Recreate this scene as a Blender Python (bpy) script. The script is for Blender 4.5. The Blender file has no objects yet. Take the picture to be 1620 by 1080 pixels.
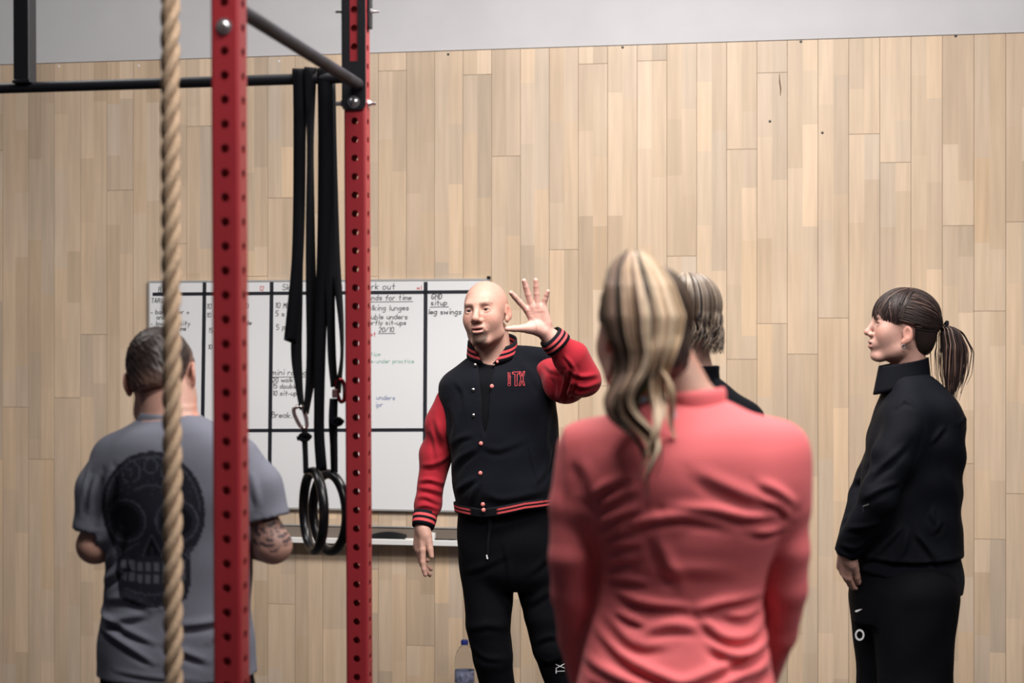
import bpy, math, random
import numpy as np
from mathutils import Vector, Matrix
from mathutils.bvhtree import BVHTree

scene = bpy.context.scene
COL = scene.collection
PI = math.pi
EYE = 1.60            # camera height (m)
FPX = 2550.0          # focal length in pixels of a 1620 px wide frame

# ------------------------------------------------------------ camera, world, lights, exposure
cam_d = bpy.data.cameras.new('camera')
cam_d.sensor_width = 36.0
cam_d.lens = FPX / 1620.0 * 36.0
cam_d.clip_end = 200
cam_d.dof.use_dof = True
cam_d.dof.focus_distance = 5.75
cam_d.dof.aperture_fstop = 2.5
cam_o = bpy.data.objects.new('camera', cam_d)
COL.objects.link(cam_o)
cam_o.location = (0, 0, EYE)
cam_o.rotation_euler = (PI / 2, 0, 0)
scene.camera = cam_o

world = bpy.data.worlds.new('hall_light')
scene.world = world
world.use_nodes = True
world.node_tree.nodes['Background'].inputs[0].default_value = (0.78, 0.82, 1.0, 1)
world.node_tree.nodes['Background'].inputs[1].default_value = 0.055

scene.view_settings.view_transform = 'Standard'
scene.view_settings.look = 'None'
scene.view_settings.gamma = 1.0
scene.view_settings.use_curve_mapping = False
scene.view_settings.exposure = 0.0

CEIL = 4.6


def area(name, loc, target, sx, sy, power, color):
    l = bpy.data.lights.new(name, 'AREA')
    l.shape = 'RECTANGLE'
    l.size, l.size_y = sx, sy
    l.energy = power
    l.color = color
    o = bpy.data.objects.new(name, l)
    COL.objects.link(o)
    o.location = loc
    d = Vector(target) - Vector(loc)
    o.rotation_euler = d.to_track_quat('-Z', 'Y').to_euler()
    return o


# unseen lamps, added and aimed to set the light (light comes from overhead, strongest a little right of the middle of the wall)
LAMPS = [((0.35, 4.62, 3.35), (0.25, 6.05, 0.65), 1.8, 0.5, 108, (1.0, 0.965, 0.925)),  # added out of view, hung low and tilted to grade the wall
         ((-2.0, 4.9, 3.4), (-1.9, 5.9, 0.6), 1.6, 0.4, 27, (1.0, 0.97, 0.94)),
         ((0.6, 2.2, 4.4), (0.6, 1.9, 0), 2.4, 0.5, 165, (1.0, 0.96, 0.92)),
         ((3.2, 1.0, 4.4), (0.2, 3.4, 1.0), 2.0, 0.6, 85, (1.0, 0.97, 0.94))]  # added from the right to brighten post flanks and the pink shoulder
for la in LAMPS:
    area('unseen_lamp_light', *la)

# ------------------------------------------------------------ helpers


def at(px, py, y):
    """point that the photo shows at (px, py), standing at depth y"""
    return np.array([(px - 810.0) / FPX * y, y, EYE - (py - 540.0) / FPX * y])


def srgb(r, g, b):
    f = lambda c: (c / 255.0) / 12.92 if c <= 10 else ((c / 255.0 + 0.055) / 1.055) ** 2.4
    return (f(r), f(g), f(b), 1.0)


def mat(name, color=(0.5, 0.5, 0.5, 1), rough=0.6, metal=0.0, attr=False, noise=0.0, nscale=(60, 60, 60),
        bump=0.0, bscale=400.0, spec=0.5, sheen=0.0, sss=0.0, coat=0.0, trans=0.0, rnd=0.0):
    m = bpy.data.materials.new(name)
    m.use_nodes = True
    nt = m.node_tree
    b = nt.nodes['Principled BSDF']
    b.inputs['Roughness'].default_value = rough
    b.inputs['Metallic'].default_value = metal
    b.inputs['Specular IOR Level'].default_value = spec
    b.inputs['Base Color'].default_value = color
    if sheen:
        b.inputs['Sheen Weight'].default_value = sheen
        b.inputs['Sheen Roughness'].default_value = 0.5
    if sss:
        b.inputs['Subsurface Weight'].default_value = sss
        b.inputs['Subsurface Radius'].default_value = (0.012, 0.004, 0.002)
        b.inputs['Subsurface Scale'].default_value = 0.5
    if coat:
        b.inputs['Coat Weight'].default_value = coat
    if trans:
        b.inputs['Transmission Weight'].default_value = trans
    src = None
    if attr:
        a = nt.nodes.new('ShaderNodeVertexColor')
        a.layer_name = 'Col'
        src = a.outputs['Color']
    if noise or bump or rnd:
        g = nt.nodes.new('ShaderNodeNewGeometry')
        pos = g.outputs['Position']
        if rnd:
            oi = nt.nodes.new('ShaderNodeObjectInfo')
            ad = nt.nodes.new('ShaderNodeVectorMath')
            ad.operation = 'MULTIPLY_ADD'
            cmb = nt.nodes.new('ShaderNodeCombineXYZ')
            for i in range(3):
                nt.links.new(oi.outputs['Random'], cmb.inputs[i])
            nt.links.new(cmb.outputs[0], ad.inputs[0])
            ad.inputs[1].default_value = (7, 7, 31)
            nt.links.new(pos, ad.inputs[2])
            pos = ad.outputs[0]
    if noise:
        mp = nt.nodes.new('ShaderNodeMapping')
        mp.inputs['Scale'].default_value = nscale
        nt.links.new(pos, mp.inputs['Vector'])
        n = nt.nodes.new('ShaderNodeTexNoise')
        n.inputs['Scale'].default_value = 1.0
        n.inputs['Detail'].default_value = 5.0
        nt.links.new(mp.outputs[0], n.inputs['Vector'])
        mr = nt.nodes.new('ShaderNodeMapRange')
        mr.inputs['From Min'].default_value = 0.3
        mr.inputs['From Max'].default_value = 0.7
        mr.inputs['To Min'].default_value = 1.0 - noise
        mr.inputs['To Max'].default_value = 1.0 + noise
        nt.links.new(n.outputs['Fac'], mr.inputs['Value'])
        mx = nt.nodes.new('ShaderNodeVectorMath')
        mx.operation = 'SCALE'
        if src is not None:
            nt.links.new(src, mx.inputs[0])
        else:
            mx.inputs[0].default_value = color[:3]
        nt.links.new(mr.outputs[0], mx.inputs['Scale'])
        src = mx.outputs[0]
    if src is not None:
        nt.links.new(src, b.inputs['Base Color'])
    if bump:
        n2 = nt.nodes.new('ShaderNodeTexNoise')
        n2.inputs['Scale'].default_value = bscale
        n2.inputs['Detail'].default_value = 3.0
        nt.links.new(pos, n2.inputs['Vector'])
        bp = nt.nodes.new('ShaderNodeBump')
        bp.inputs['Strength'].default_value = bump
        bp.inputs['Distance'].default_value = 0.002
        nt.links.new(n2.outputs['Fac'], bp.inputs['Height'])
        nt.links.new(bp.outputs[0], b.inputs['Normal'])
    return m


def link(o, parent=None):
    COL.objects.link(o)
    if parent is not None:
        o.parent = parent
    return o


def tag(o, label=None, cat=None, group=None, kind=None):
    if label:
        o['label'] = label
    if cat:
        o['category'] = cat
    if group:
        o['group'] = group
    if kind:
        o['kind'] = kind
    return o


def empty(name, loc=(0, 0, 0), rot=(0, 0, 0)):
    o = bpy.data.objects.new(name, None)
    o.empty_display_size = 0.1
    o.location = loc
    o.rotation_euler = rot
    return link(o)


def mesh_np(name, V, F, m, parent=None, colors=None, smooth=True, loc=None, edges=None):
    """V (n,3), F list/array of quads or tris or mixed -> one mesh object"""
    me = bpy.data.meshes.new(name)
    V = np.asarray(V, dtype=np.float32)
    if isinstance(F, np.ndarray):
        nf, k = F.shape
        me.vertices.add(len(V))
        me.vertices.foreach_set('co', V.ravel())
        me.loops.add(nf * k)
        me.loops.foreach_set('vertex_index', F.astype(np.int32).ravel())
        me.polygons.add(nf)
        me.polygons.foreach_set('loop_start', np.arange(0, nf * k, k, dtype=np.int32))
        me.update(calc_edges=True)
    else:
        me.from_pydata([tuple(map(float, v)) for v in V], [], [tuple(map(int, f)) for f in F])
        me.update()
    if smooth:
        me.polygons.foreach_set('use_smooth', np.ones(len(me.polygons), dtype=bool))
    if colors is not None:
        a = me.color_attributes.new('Col', 'FLOAT_COLOR', 'POINT')
        c = np.ones((len(V), 4), dtype=np.float32)
        c[:, :3] = np.asarray(colors)[:, :3]
        a.data.foreach_set('color', c.ravel())
    me.validate()
    ms = m if isinstance(m, (list, tuple)) else [m]
    for q in ms:
        me.materials.append(q)
    o = bpy.data.objects.new(name, me)
    if loc is not None:
        o.location = loc
    return link(o, parent)


class MB:
    """collects simple shapes in one mesh"""

    def __init__(s):
        s.v = []
        s.f = []
        s.c = []

    def add(s, V, F, c=None):
        n = len(s.v)
        s.v.extend([tuple(map(float, p)) for p in V])
        s.f.extend([tuple(int(i) + n for i in f) for f in F])
        if c is not None:
            s.c.extend([c[:3]] * len(V))
        return s

    def box(s, lo, hi, b=0.0, c=None):
        """box with chamfered edges (b)"""
        lo = np.array(lo, float)
        hi = np.array(hi, float)
        if b <= 0:
            V = [(x, y, z) for x in (lo[0], hi[0]) for y in (lo[1], hi[1]) for z in (lo[2], hi[2])]
            F = [(0, 1, 3, 2), (4, 6, 7, 5), (0, 4, 5, 1), (2, 3, 7, 6), (0, 2, 6, 4), (1, 5, 7, 3)]
            return s.add(V, F, c)
        V = []
        idx = {}
        for sx in (0, 1):
            for sy in (0, 1):
                for sz in (0, 1):
                    corner = np.array([(lo, hi)[sx][0], (lo, hi)[sy][1], (lo, hi)[sz][2]])
                    sg = np.array([1 - 2 * sx, 1 - 2 * sy, 1 - 2 * sz])
                    for ax in range(3):
                        p = corner + sg * b
                        p[ax] = corner[ax]
                        idx[(sx, sy, sz, ax)] = len(V)
                        V.append(p)
        F = []
        for ax in range(3):
            o = [i for i in range(3) if i != ax]
            for sd in (0, 1):
                q = []
                for a_, b_ in ((0, 0), (1, 0), (1, 1), (0, 1)):
                    k = [0, 0, 0]
                    k[ax] = sd
                    k[o[0]] = a_
                    k[o[1]] = b_
                    q.append(idx[(k[0], k[1], k[2], ax)])
                F.append(q)
        for ax in range(3):
            o = [i for i in range(3) if i != ax]
            for a_ in (0, 1):
                for b_ in (0, 1):
                    k0 = [0, 0, 0]
                    k0[o[0]] = a_
                    k0[o[1]] = b_
                    k1 = list(k0)
                    k1[ax] = 1
                    F.append([idx[(*k0, o[0])], idx[(*k1, o[0])], idx[(*k1, o[1])], idx[(*k0, o[1])]])
        for sx in (0, 1):
            for sy in (0, 1):
                for sz in (0, 1):
                    F.append([idx[(sx, sy, sz, 0)], idx[(sx, sy, sz, 1)], idx[(sx, sy, sz, 2)]])
        return s.add(V, F, c)

    def tube(s, path, r, n=12, cap=True, c=None, closed=False):
        P = np.asarray(path, float)
        r = np.broadcast_to(np.asarray(r, float), (len(P),))
        V, F = tube_np(P, r, n, closed)
        F = [tuple(q) for q in F]
        if cap and not closed:
            F.append(tuple(range(n))[::-1])
            F.append(tuple(range(len(V) - n, len(V))))
        return s.add(V, F, c)

    def cyl(s, a, b, r, n=16, r2=None, c=None):
        return s.tube([a, b], [r, r if r2 is None else r2], n, c=c)

    def lathe(s, prof, n=24, c=None, o=(0, 0, 0)):
        V = []
        F = []
        for (r, z) in prof:
            for k in range(n):
                a = 2 * PI * k / n
                V.append((o[0] + r * math.cos(a), o[1] + r * math.sin(a), o[2] + z))
        for i in range(len(prof) - 1):
            for k in range(n):
                k2 = (k + 1) % n
                F.append((i * n + k, i * n + k2, (i + 1) * n + k2, (i + 1) * n + k))
        return s.add(V, F, c)

    def build(s, name, m, parent=None, smooth=False, loc=None, fix=True):
        o = mesh_np(name, np.array(s.v), s.f, m, parent, np.array(s.c) if s.c else None, smooth, loc)
        if fix:
            import bmesh
            bm = bmesh.new()
            bm.from_mesh(o.data)
            bmesh.ops.recalc_face_normals(bm, faces=bm.faces)
            bm.to_mesh(o.data)
            bm.free()
        if smooth:
            try:
                o.data.set_sharp_from_angle(angle=math.radians(40))
            except Exception:
                pass
        return o


def tube_np(P, r, n=6, closed=False, flat=1.0, ref=None):
    T = np.gradient(P, axis=0) if not closed else np.roll(P, -1, 0) - np.roll(P, 1, 0)
    T /= np.linalg.norm(T, axis=1)[:, None] + 1e-12
    if ref is None:
        m = np.abs(T.mean(0))
        ref = np.eye(3)[int(np.argmin(np.abs(T).max(0)))]
    A = np.cross(T, ref)
    A /= np.linalg.norm(A, axis=1)[:, None] + 1e-12
    B = np.cross(T, A)
    th = np.arange(n) * 2 * PI / n
    V = P[:, None, :] + r[:, None, None] * (np.cos(th)[None, :, None] * A[:, None, :] + flat * np.sin(th)[None, :, None] * B[:, None, :])
    V = V.reshape(-1, 3)
    m = len(P)
    i = np.arange(m if closed else m - 1)[:, None]
    k = np.arange(n)[None, :]
    k2 = (k + 1) % n
    i2 = (i + 1) % m
    F = np.stack([i * n + k, i * n + k2, i2 * n + k2, i2 * n + k], -1).reshape(-1, 4)
    return V, F


def smooth_path(pts, n=40):
    """Catmull-Rom through the points"""
    P = np.asarray(pts, float)
    P = np.vstack([2 * P[0] - P[1], P, 2 * P[-1] - P[-2]])
    m = len(P) - 3
    u = np.linspace(0, m, n)
    i = np.minimum(u.astype(int), m - 1)
    t = (u - i)[:, None]
    p0, p1, p2, p3 = P[i], P[i + 1], P[i + 2], P[i + 3]
    return 0.5 * ((2 * p1) + (-p0 + p2) * t + (2 * p0 - 5 * p1 + 4 * p2 - p3) * t ** 2 + (-p0 + 3 * p1 - 3 * p2 + p3) * t ** 3)


# ------------------------------------------------------------ materials
M = {}
M['wood'] = mat('maple_plank', rough=0.42, attr=True, noise=0.085, nscale=(46, 46, 2.6), rnd=1, spec=0.35)
M['gap'] = mat('plank_joint', (0.16, 0.105, 0.065, 1), 0.9)
M['plaster'] = mat('white_plaster', srgb(200, 199, 202), 0.9, noise=0.03, nscale=(5, 5, 5))
M['rubber_floor'] = mat('rubber_floor', (0.022, 0.022, 0.024, 1), 0.8, noise=0.5, nscale=(90, 90, 90))
M['ceiling'] = mat('ceiling_paint', (0.45, 0.45, 0.46, 1), 0.9)
M['red_steel'] = mat('red_powder_coat', srgb(152, 42, 50), 0.42, noise=0.05, nscale=(9, 9, 9), bump=0.12, bscale=900)
M['black_steel'] = mat('black_powder_coat', srgb(14, 14, 22), 0.5, bump=0.1, bscale=900)
M['dark_tube'] = mat('worn_dark_tube', srgb(44, 42, 50), 0.6, metal=0.0, noise=0.5, nscale=(16, 16, 16), spec=0.2)
M['zinc'] = mat('zinc_bolt', srgb(205, 203, 205), 0.28, metal=0.9)
M['rope'] = mat('sisal_rope', srgb(190, 164, 138), 0.95, noise=0.22, nscale=(260, 260, 90), bump=0.9, bscale=520, spec=0.1)
M['strap'] = mat('black_webbing', srgb(8, 9, 15), 0.8, bump=0.3, bscale=700, spec=0.12)
M['ring'] = mat('black_plastic_ring', srgb(10, 11, 15), 0.3, spec=0.4)
M['steel'] = mat('polished_steel', srgb(200, 196, 192), 0.22, metal=1.0)
M['red_alu'] = mat('red_anodised', srgb(120, 20, 28), 0.3, metal=0.7)
M['board'] = mat('whiteboard_enamel', srgb(228, 228, 230), 0.16, spec=0.5)
M['alu'] = mat('aluminium_trim', srgb(196, 194, 192), 0.4, metal=0.45)
M['tray_back'] = mat('grey_tray_back', srgb(120, 108, 98), 0.6)
M['tape'] = mat('black_tape', srgb(26, 28, 38), 0.5)
for k_, c_ in dict(black=(26, 25, 30), red=(205, 70, 70), green=(60, 150, 130), blue=(50, 80, 150)).items():
    M['ink_' + k_] = mat('marker_ink_' + k_, srgb(*c_), 0.5)
M['white_plastic'] = mat('white_plastic', srgb(232, 230, 228), 0.4)
M['black_plastic'] = mat('black_plastic', srgb(16, 16, 20), 0.4)
M['lamp_metal'] = mat('lamp_housing', (0.7, 0.7, 0.7, 1), 0.5)

# ------------------------------------------------------------ the setting
WT = 0.1725                                   # the wall runs nearer to the right: tan of its turn
WA = math.atan(WT)
WC, WS = math.cos(WA), math.sin(WA)
W0 = 7.1                                      # wall distance on the camera axis


def wall_s(px):
    x = px - 810.0
    return x * W0 / (FPX * WC + x * WS)


def wall_z(px, py):
    d = W0 - wall_s(px) * WS
    return EYE - (py - 540.0) / FPX * d


def build_setting():
    rnd = random.Random(11)
    wall = MB()
    wall.box((-5.2, 0.016, 0.0), (4.4, 0.15, 2.892))
    w = wall.build('wall_back', M['gap'])
    w.location = (0, W0, 0)
    w.rotation_euler = (0, 0, -WA)
    tag(w, kind='structure')
    TOP = 2.888
    up = MB()
    up.box((-5.2, 0.008, 2.892), (4.4, 0.15, CEIL))
    u = up.build('wall_back_upper', M['plaster'])
    u.location = (0, W0, 0)
    u.rotation_euler = (0, 0, -WA)
    tag(u, kind='structure')
    seams = {180: 301, 442: 313, 1225: 60, 620: 112, 800: 247, 938: 101, 1029: 96, 1172: 236, 1219: 115,
             1411: 257, 1508: 357, 1600: 351, 1317: 503, 1558: 492, 136: 529, 95: 629, 666: 1021, 440: 955,
             1363: 212, 1124: 640, 1080: 405, 985: 700, 755: 118, 1266: 560, 1460: 690, 870: 395, 710: 520, 300: 200}
    pw = 0.1287
    s_ref = wall_s(1008)
    k0 = int(math.floor((-4.9 - s_ref) / pw))
    k1 = int(math.ceil((4.1 - s_ref) / pw))
    base = np.array(srgb(206, 182, 157)[:3])
    for k in range(k0, k1):
        a = s_ref + k * pw
        b = a + pw
        zs = []
        for sx, sy in seams.items():
            s = wall_s(sx)
            if a <= s < b:
                zs.append(wall_z(sx, sy))
        if not zs:
            zs.append(rnd.uniform(0.5, 2.5))
        z0 = zs[0]
        if z0 > 1.7 and rnd.random() < 0.7:
            zs.append(rnd.uniform(0.45, z0 - 0.9))
        elif z0 < 1.0 and rnd.random() < 0.5:
            zs.append(rnd.uniform(z0 + 0.9, 2.6))
        cuts = sorted([0.004] + zs + [TOP])
        for j in range(len(cuts) - 1):
            lo, hi = cuts[j], cuts[j + 1]
            if hi - lo < 0.05:
                continue
            plank(w, a, b, lo, hi, base, rnd)
    # screws along the top edge, and the split in one plank
    for px, py in ((93, 105), (219, 104), (441, 97), (709, 86), (985, 75), (1267, 66), (1512, 57), (1218, 192), (1301, 210)):
        s, z = wall_s(px), wall_z(px, py)
        mb = MB()
        mb.lathe([(0.0, 0.003), (0.004, 0.0025), (0.006, 0.0)], 10)
        o = mb.build('screw_head', M['white_plastic'] if px < 600 else M['black_plastic'], w)
        o.location = (s, 0.0, z)
        o.rotation_euler = (PI / 2, 0, 0)
    mb = MB()
    pts = [(wall_s(x), -0.0008, wall_z(x, y)) for x, y in ((1233, 116), (1233.5, 130), (1235, 140), (1234.5, 152))]
    mb.tube(pts, [0.001, 0.0028, 0.003, 0.001], 6)
    mb.build('wood_split', M['gap'], w)

    fl = MB()
    fl.box((-6, -4.5, -0.1), (5.5, 8.6, 0.0))
    tag(fl.build('floor', M['rubber_floor']), kind='structure')
    ce = MB()
    ce.box((-6, -4.5, CEIL), (5.5, 8.6, CEIL + 0.1))
    tag(ce.build('ceiling', M['ceiling']), kind='structure')
    places = ['above the coach, nearest the wooden wall', 'over the whiteboard side', 'over the woman in pink', 'over the right-hand side']
    for la, wh in zip(LAMPS, places):
        x, y, z = la[0]
        root = empty('unseen_lamp', (x, y, z))
        tag(root, 'added, unseen white hanging lamp ' + wh, 'lamp')
        hx, hy = la[2] / 2 + 0.04, la[3] / 2 + 0.04
        q = (Vector(la[1]) - Vector(la[0])).to_track_quat('-Z', 'Y').to_matrix()
        mb = MB()
        mb.box((-hx, -hy, 0.02), (hx, hy, 0.09), 0.01)
        mb.v = [tuple(q @ Vector(v)) for v in mb.v]
        mb.build('housing', M['lamp_metal'], root)  # housing and rods are added around the unseen light
        for sx in (-0.7, 0.7):
            mb = MB()
            p = q @ Vector((sx * hx, 0, 0.06))
            mb.cyl((p.x, p.y, p.z), (p.x, p.y, CEIL - z), 0.006, 8)
            mb.build('rod', M['lamp_metal'], root, smooth=True)


def plank(w, a, b, lo, hi, base, rnd):
    g = 0.0004
    x0, x1, z0, z1 = a + g, b - g, lo + g, hi - g
    ch = 0.0008
    V = []
    F = []
    C = []
    pt = rnd.gauss(1.0, 0.035)

    def tone():
        t = pt * min(max(rnd.gauss(1.0, 0.07), 0.82), 1.16)
        wv = rnd.gauss(0, 0.018)
        return base * t * np.array([1.0 + wv, 1.0, 1.0 - wv * 1.6])

    xm = (x0 + x1) / 2
    for xa, xb in ((x0 + ch, xm), (xm, x1 - ch)):
        zs = [z0 + ch]
        z = z0 + rnd.uniform(0.08, 0.45)
        while z < z1 - 0.12:
            zs.append(z)
            z += rnd.uniform(0.22, 0.62)
        zs.append(z1 - ch)
        for q in range(len(zs) - 1):
            n = len(V)
            V += [(xa, 0, zs[q]), (xb, 0, zs[q]), (xb, 0, zs[q + 1]), (xa, 0, zs[q + 1])]
            F.append((n, n + 1, n + 2, n + 3))
            C += [tone()] * 4
    c = base * 0.75
    n = len(V)
    ins = [(x0 + ch, 0, z0 + ch), (x1 - ch, 0, z0 + ch), (x1 - ch, 0, z1 - ch), (x0 + ch, 0, z1 - ch)]
    mid = [(x0, ch, z0), (x1, ch, z0), (x1, ch, z1), (x0, ch, z1)]
    bk = [(x0, 0.0155, z0), (x1, 0.0155, z0), (x1, 0.0155, z1), (x0, 0.0155, z1)]
    V += ins + mid + bk
    C += [c] * 12
    for q in range(4):
        r = (q + 1) % 4
        F.append((n + q, n + 4 + q, n + 4 + r, n + r))
        F.append((n + 4 + q, n + 8 + q, n + 8 + r, n + 4 + r))
    mesh_np('plank', np.array(V), F, M['wood'], w, np.array(C), smooth=False)


build_setting()

# ------------------------------------------------------------ the red rig


def punched_tube(zlo, zhi, w=0.060, t=0.003, hr=0.0096, z0=0.025, step=0.05, nseg=16):
    """square steel tube with a row of round holes punched through every face"""
    V = []
    F = []
    h = w / 2
    r = 0.007                                  # rounded corner
    k0 = int(math.ceil((zlo - z0) / step))
    k1 = int(math.floor((zhi - z0) / step))
    cells = [(z0 + k * step - step / 2, z0 + k * step + step / 2, z0 + k * step) for k in range(k0, k1 + 1)]
    cells[0] = (zlo, cells[0][1], cells[0][2])
    cells[-1] = (cells[-1][0], zhi, cells[-1][2])
    for side in range(4):
        ca, sa = math.cos(side * PI / 2), math.sin(side * PI / 2)

        def P(u, d, z):
            x, y = u, -h + d
            return (ca * x - sa * y, sa * x + ca * y, z)
        hw = h - r
        for (za, zb, zc) in cells:
            for d, flip in ((0.0, False), (t, True)):
                n = len(V)
                ring = []
                sq = []
                for i in range(nseg):
                    a = 2 * PI * i / nseg
                    c_, s_ = math.cos(a), math.sin(a)
                    ring.append(P(hr * c_, d, zc + hr * s_))
                    m = max(abs(c_), abs(s_))
                    sx = hw * c_ / m
                    sz = (zb - zc if s_ > 0 else zc - za) * s_ / m
                    sq.append(P(sx, d, zc + sz))
                V += ring + sq
                for i in range(nseg):
                    j = (i + 1) % nseg
                    f = (n + i, n + nseg + i, n + nseg + j, n + j)
                    F.append(f[::-1] if flip else f)
                if not flip:
                    nf = n
            for i in range(nseg):
                j = (i + 1) % nseg
                nb = nf + 2 * nseg
                F.append((nf + j, nf + i, nb + i, nb + j))
        # corner round to the next side
        for rr, flip in ((r, False), (r - t + 0.0001, True)):
            n = len(V)
            for q in range(5):
                a = -PI / 2 + q * PI / 8
                x, y = hw + rr * math.cos(a), -hw + rr * math.sin(a)
                for z in (zlo, zhi):
                    V.append((ca * x - sa * y, sa * x + ca * y, z))
            for q in range(4):
                f = (n + 2 * q, n + 2 * q + 2, n + 2 * q + 3, n + 2 * q + 1)
                F.append(f[::-1] if flip else f)
    return np.array(V), F


def bolt(parent, p, d, r=0.011, name='bolt', nut=False):
    """domed hex bolt head at p facing along d"""
    mb = MB()
    mb.lathe([(0, 0.010), (r * 0.45, 0.0095), (r * 0.8, 0.007), (r * 0.95, 0.003), (r * 0.95, 0.0)], 6 if nut else 16)
    mb.lathe([(r * 1.35, 0.0), (r * 1.35, 0.0022), (r * 0.9, 0.0026)], 20)
    if nut:
        mb.lathe([(0, 0.022), (r * 0.5, 0.022), (r * 0.5, 0.0)], 12)
    o = mb.build(name, M['zinc'], parent, smooth=True)
    o.location = p
    o.rotation_euler = Vector(d).to_track_quat('Z', 'Y').to_euler()
    return o


def build_rig():
    ang = math.atan2(0.164, 1.048)
    rig = empty('pull_up_rig', (-0.582, 3.328, 0), (0, math.radians(-0.25), -ang))
    # rotate about eye height so that posts stand at the measured place
    rig.location.z = 0.02
    rig.location.x += math.tan(math.radians(0.25)) * EYE
    tag(rig, 'red perforated steel pull-up rig with black bars, in front of the whiteboard', 'rig')
    L = 1.061
    TOPZ = 2.78
    V, F = punched_tube(0.012, TOPZ)
    first = None
    for i, (x, y) in enumerate(((0, 0), (0, L), (-1.85, L))):
        if first is None:
            o = mesh_np('upright', V, F, M['red_steel'], rig, smooth=False)
            first = o
        else:
            o = first.copy()
            link(o, rig)
        o.location = (x, y, 0)
        mb = MB()
        mb.box((x - 0.06, y - 0.06, -0.019), (x + 0.06, y + 0.06, 0.012), 0.002)
        mb.build('foot_plate', M['black_steel'], rig)
        mb = MB()
        mb.box((x - 0.029, y - 0.029, TOPZ), (x + 0.029, y + 0.029, TOPZ + 0.004), 0.001)
        mb.build('end_cap', M['black_plastic'], rig)
    # pull-up bar between the two posts
    mb = MB()
    mb.cyl((0.010, 0.034, 2.272), (0.012, L - 0.034, 2.272), 0.0158, 20)
    mb.build('pull_up_bar', M['dark_tube'], rig, smooth=True)
    # bracket of the bar on the far post: long plate, slotted so that the hole row shows
    yb = L - 0.030
    mb = MB()
    pw = 0.0325
    out = []
    for i in range(13):
        a = PI + i * PI / 12
        cx = math.copysign(0.016, math.cos(a)) if abs(math.cos(a)) > 1e-6 else 0
        out.append((cx + 0.0165 * math.cos(a), 2.204 + 0.0165 * (1 + math.sin(a))))
    bot = [(x, z) for x, z in out]
    # solid foot
    ring = [(-pw, 2.335)] + bot + [(pw, 2.335)]
    n = len(ring)
    Vv = [(x, yb - 0.006, z) for x, z in ring] + [(x, yb - 0.0002, z) for x, z in ring]
    Ff = [tuple(range(n))] + [tuple(range(2 * n - 1, n - 1, -1))] + [(i, i + n, (i + 1) % n + n, (i + 1) % n) for i in range(n)]
    mb.add(Vv, Ff)
    mb.box((-pw, yb - 0.006, 2.335), (-0.0115, yb - 0.0002, 2.72))
    mb.box((0.0115, yb - 0.006, 2.335), (pw, yb - 0.0002, 2.72))
    mb.box((-pw, yb - 0.006, 2.72), (pw, yb - 0.0002, 2.76))
    # side cheek that wraps the left flank
    mb.box((-pw - 0.001, yb - 0.006, 2.222), (-0.0303, yb + 0.052, 2.76))
    mb.build('bar_bracket', M['black_steel'], rig)
    mb = MB()
    mb.box((-0.027, 0.0302, 2.204), (0.027, 0.036, 2.34), 0.002)
    mb.build('bar_bracket', M['black_steel'], rig)
    bolt(rig, (0.0, yb - 0.006, 2.225), (0, -1, 0), 0.0125)
    bolt(rig, (0.0, -0.030, 2.225), (0, -1, 0), 0.0125)
    bolt(rig, (-pw - 0.001, L - 0.012, 2.225), (-1, 0, 0), 0.012, nut=True)
    bolt(rig, (0.0302, L + 0.003, 2.225), (1, 0, 0), 0.009, nut=True)
    bolt(rig, (-pw - 0.001, L - 0.012, 2.475), (-1, 0, 0), 0.009, nut=True)
    # small black plate on the right flank
    mb = MB()
    mb.box((0.0302, L - 0.006, 2.43), (0.0385, L + 0.024, 2.62), 0.002)
    mb.build('side_plate', M['black_steel'], rig)
    bolt(rig, (0.0385, L + 0.008, 2.475), (1, 0, 0), 0.006, nut=True)
    # black cross bar running left along the wall, and the black post that stands on it
    mb = MB()
    mb.cyl((-0.034, L, 2.297), (-1.82, L, 2.297), 0.0152, 18)
    mb.build('cross_bar', M['black_steel'], rig, smooth=True)
    mb = MB()
    mb.box((-0.982, L - 0.024, 2.312), (-0.934, L + 0.024, 2.90), 0.003)
    mb.box((-0.984, L - 0.027, 2.306), (-0.930, L + 0.027, 2.316), 0.002)
    mb.build('black_post', M['black_steel'], rig)


def build_rope():
    root = empty('climbing_rope', (-0.690, 3.27, 0))
    tag(root, 'thick twisted tan climbing rope hanging left of the red posts', 'rope')
    P0 = 0.1365
    zs = np.linspace(0.35, CEIL - 0.06, 620)
    for k in range(3):
        a = 2 * PI * zs / P0 + k * 2 * PI / 3
        rr = 0.0108
        pts = np.stack([rr * np.cos(a), rr * np.sin(a), zs], 1)
        pts[:, 0] += 0.003 * np.sin(zs * 2.1)
        V, F = tube_np(pts, np.full(len(zs), 0.0096), 12, ref=np.array([0, 0, 1.0]))
        mesh_np('strand', V, F, M['rope'], root)
    mb = MB()
    mb.cyl((0, 0, CEIL - 0.10), (0, 0, CEIL), 0.03, 16)
    mb.build('ceiling_clamp', M['zinc'], root, smooth=True)
    mb = MB()
    mb.cyl((0.003 * math.sin(0.7), 0, 0.33), (0.003 * math.sin(0.7), 0, 0.43), 0.0245, 16)
    mb.build('whipping', M['strap'], root, smooth=True)


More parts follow.
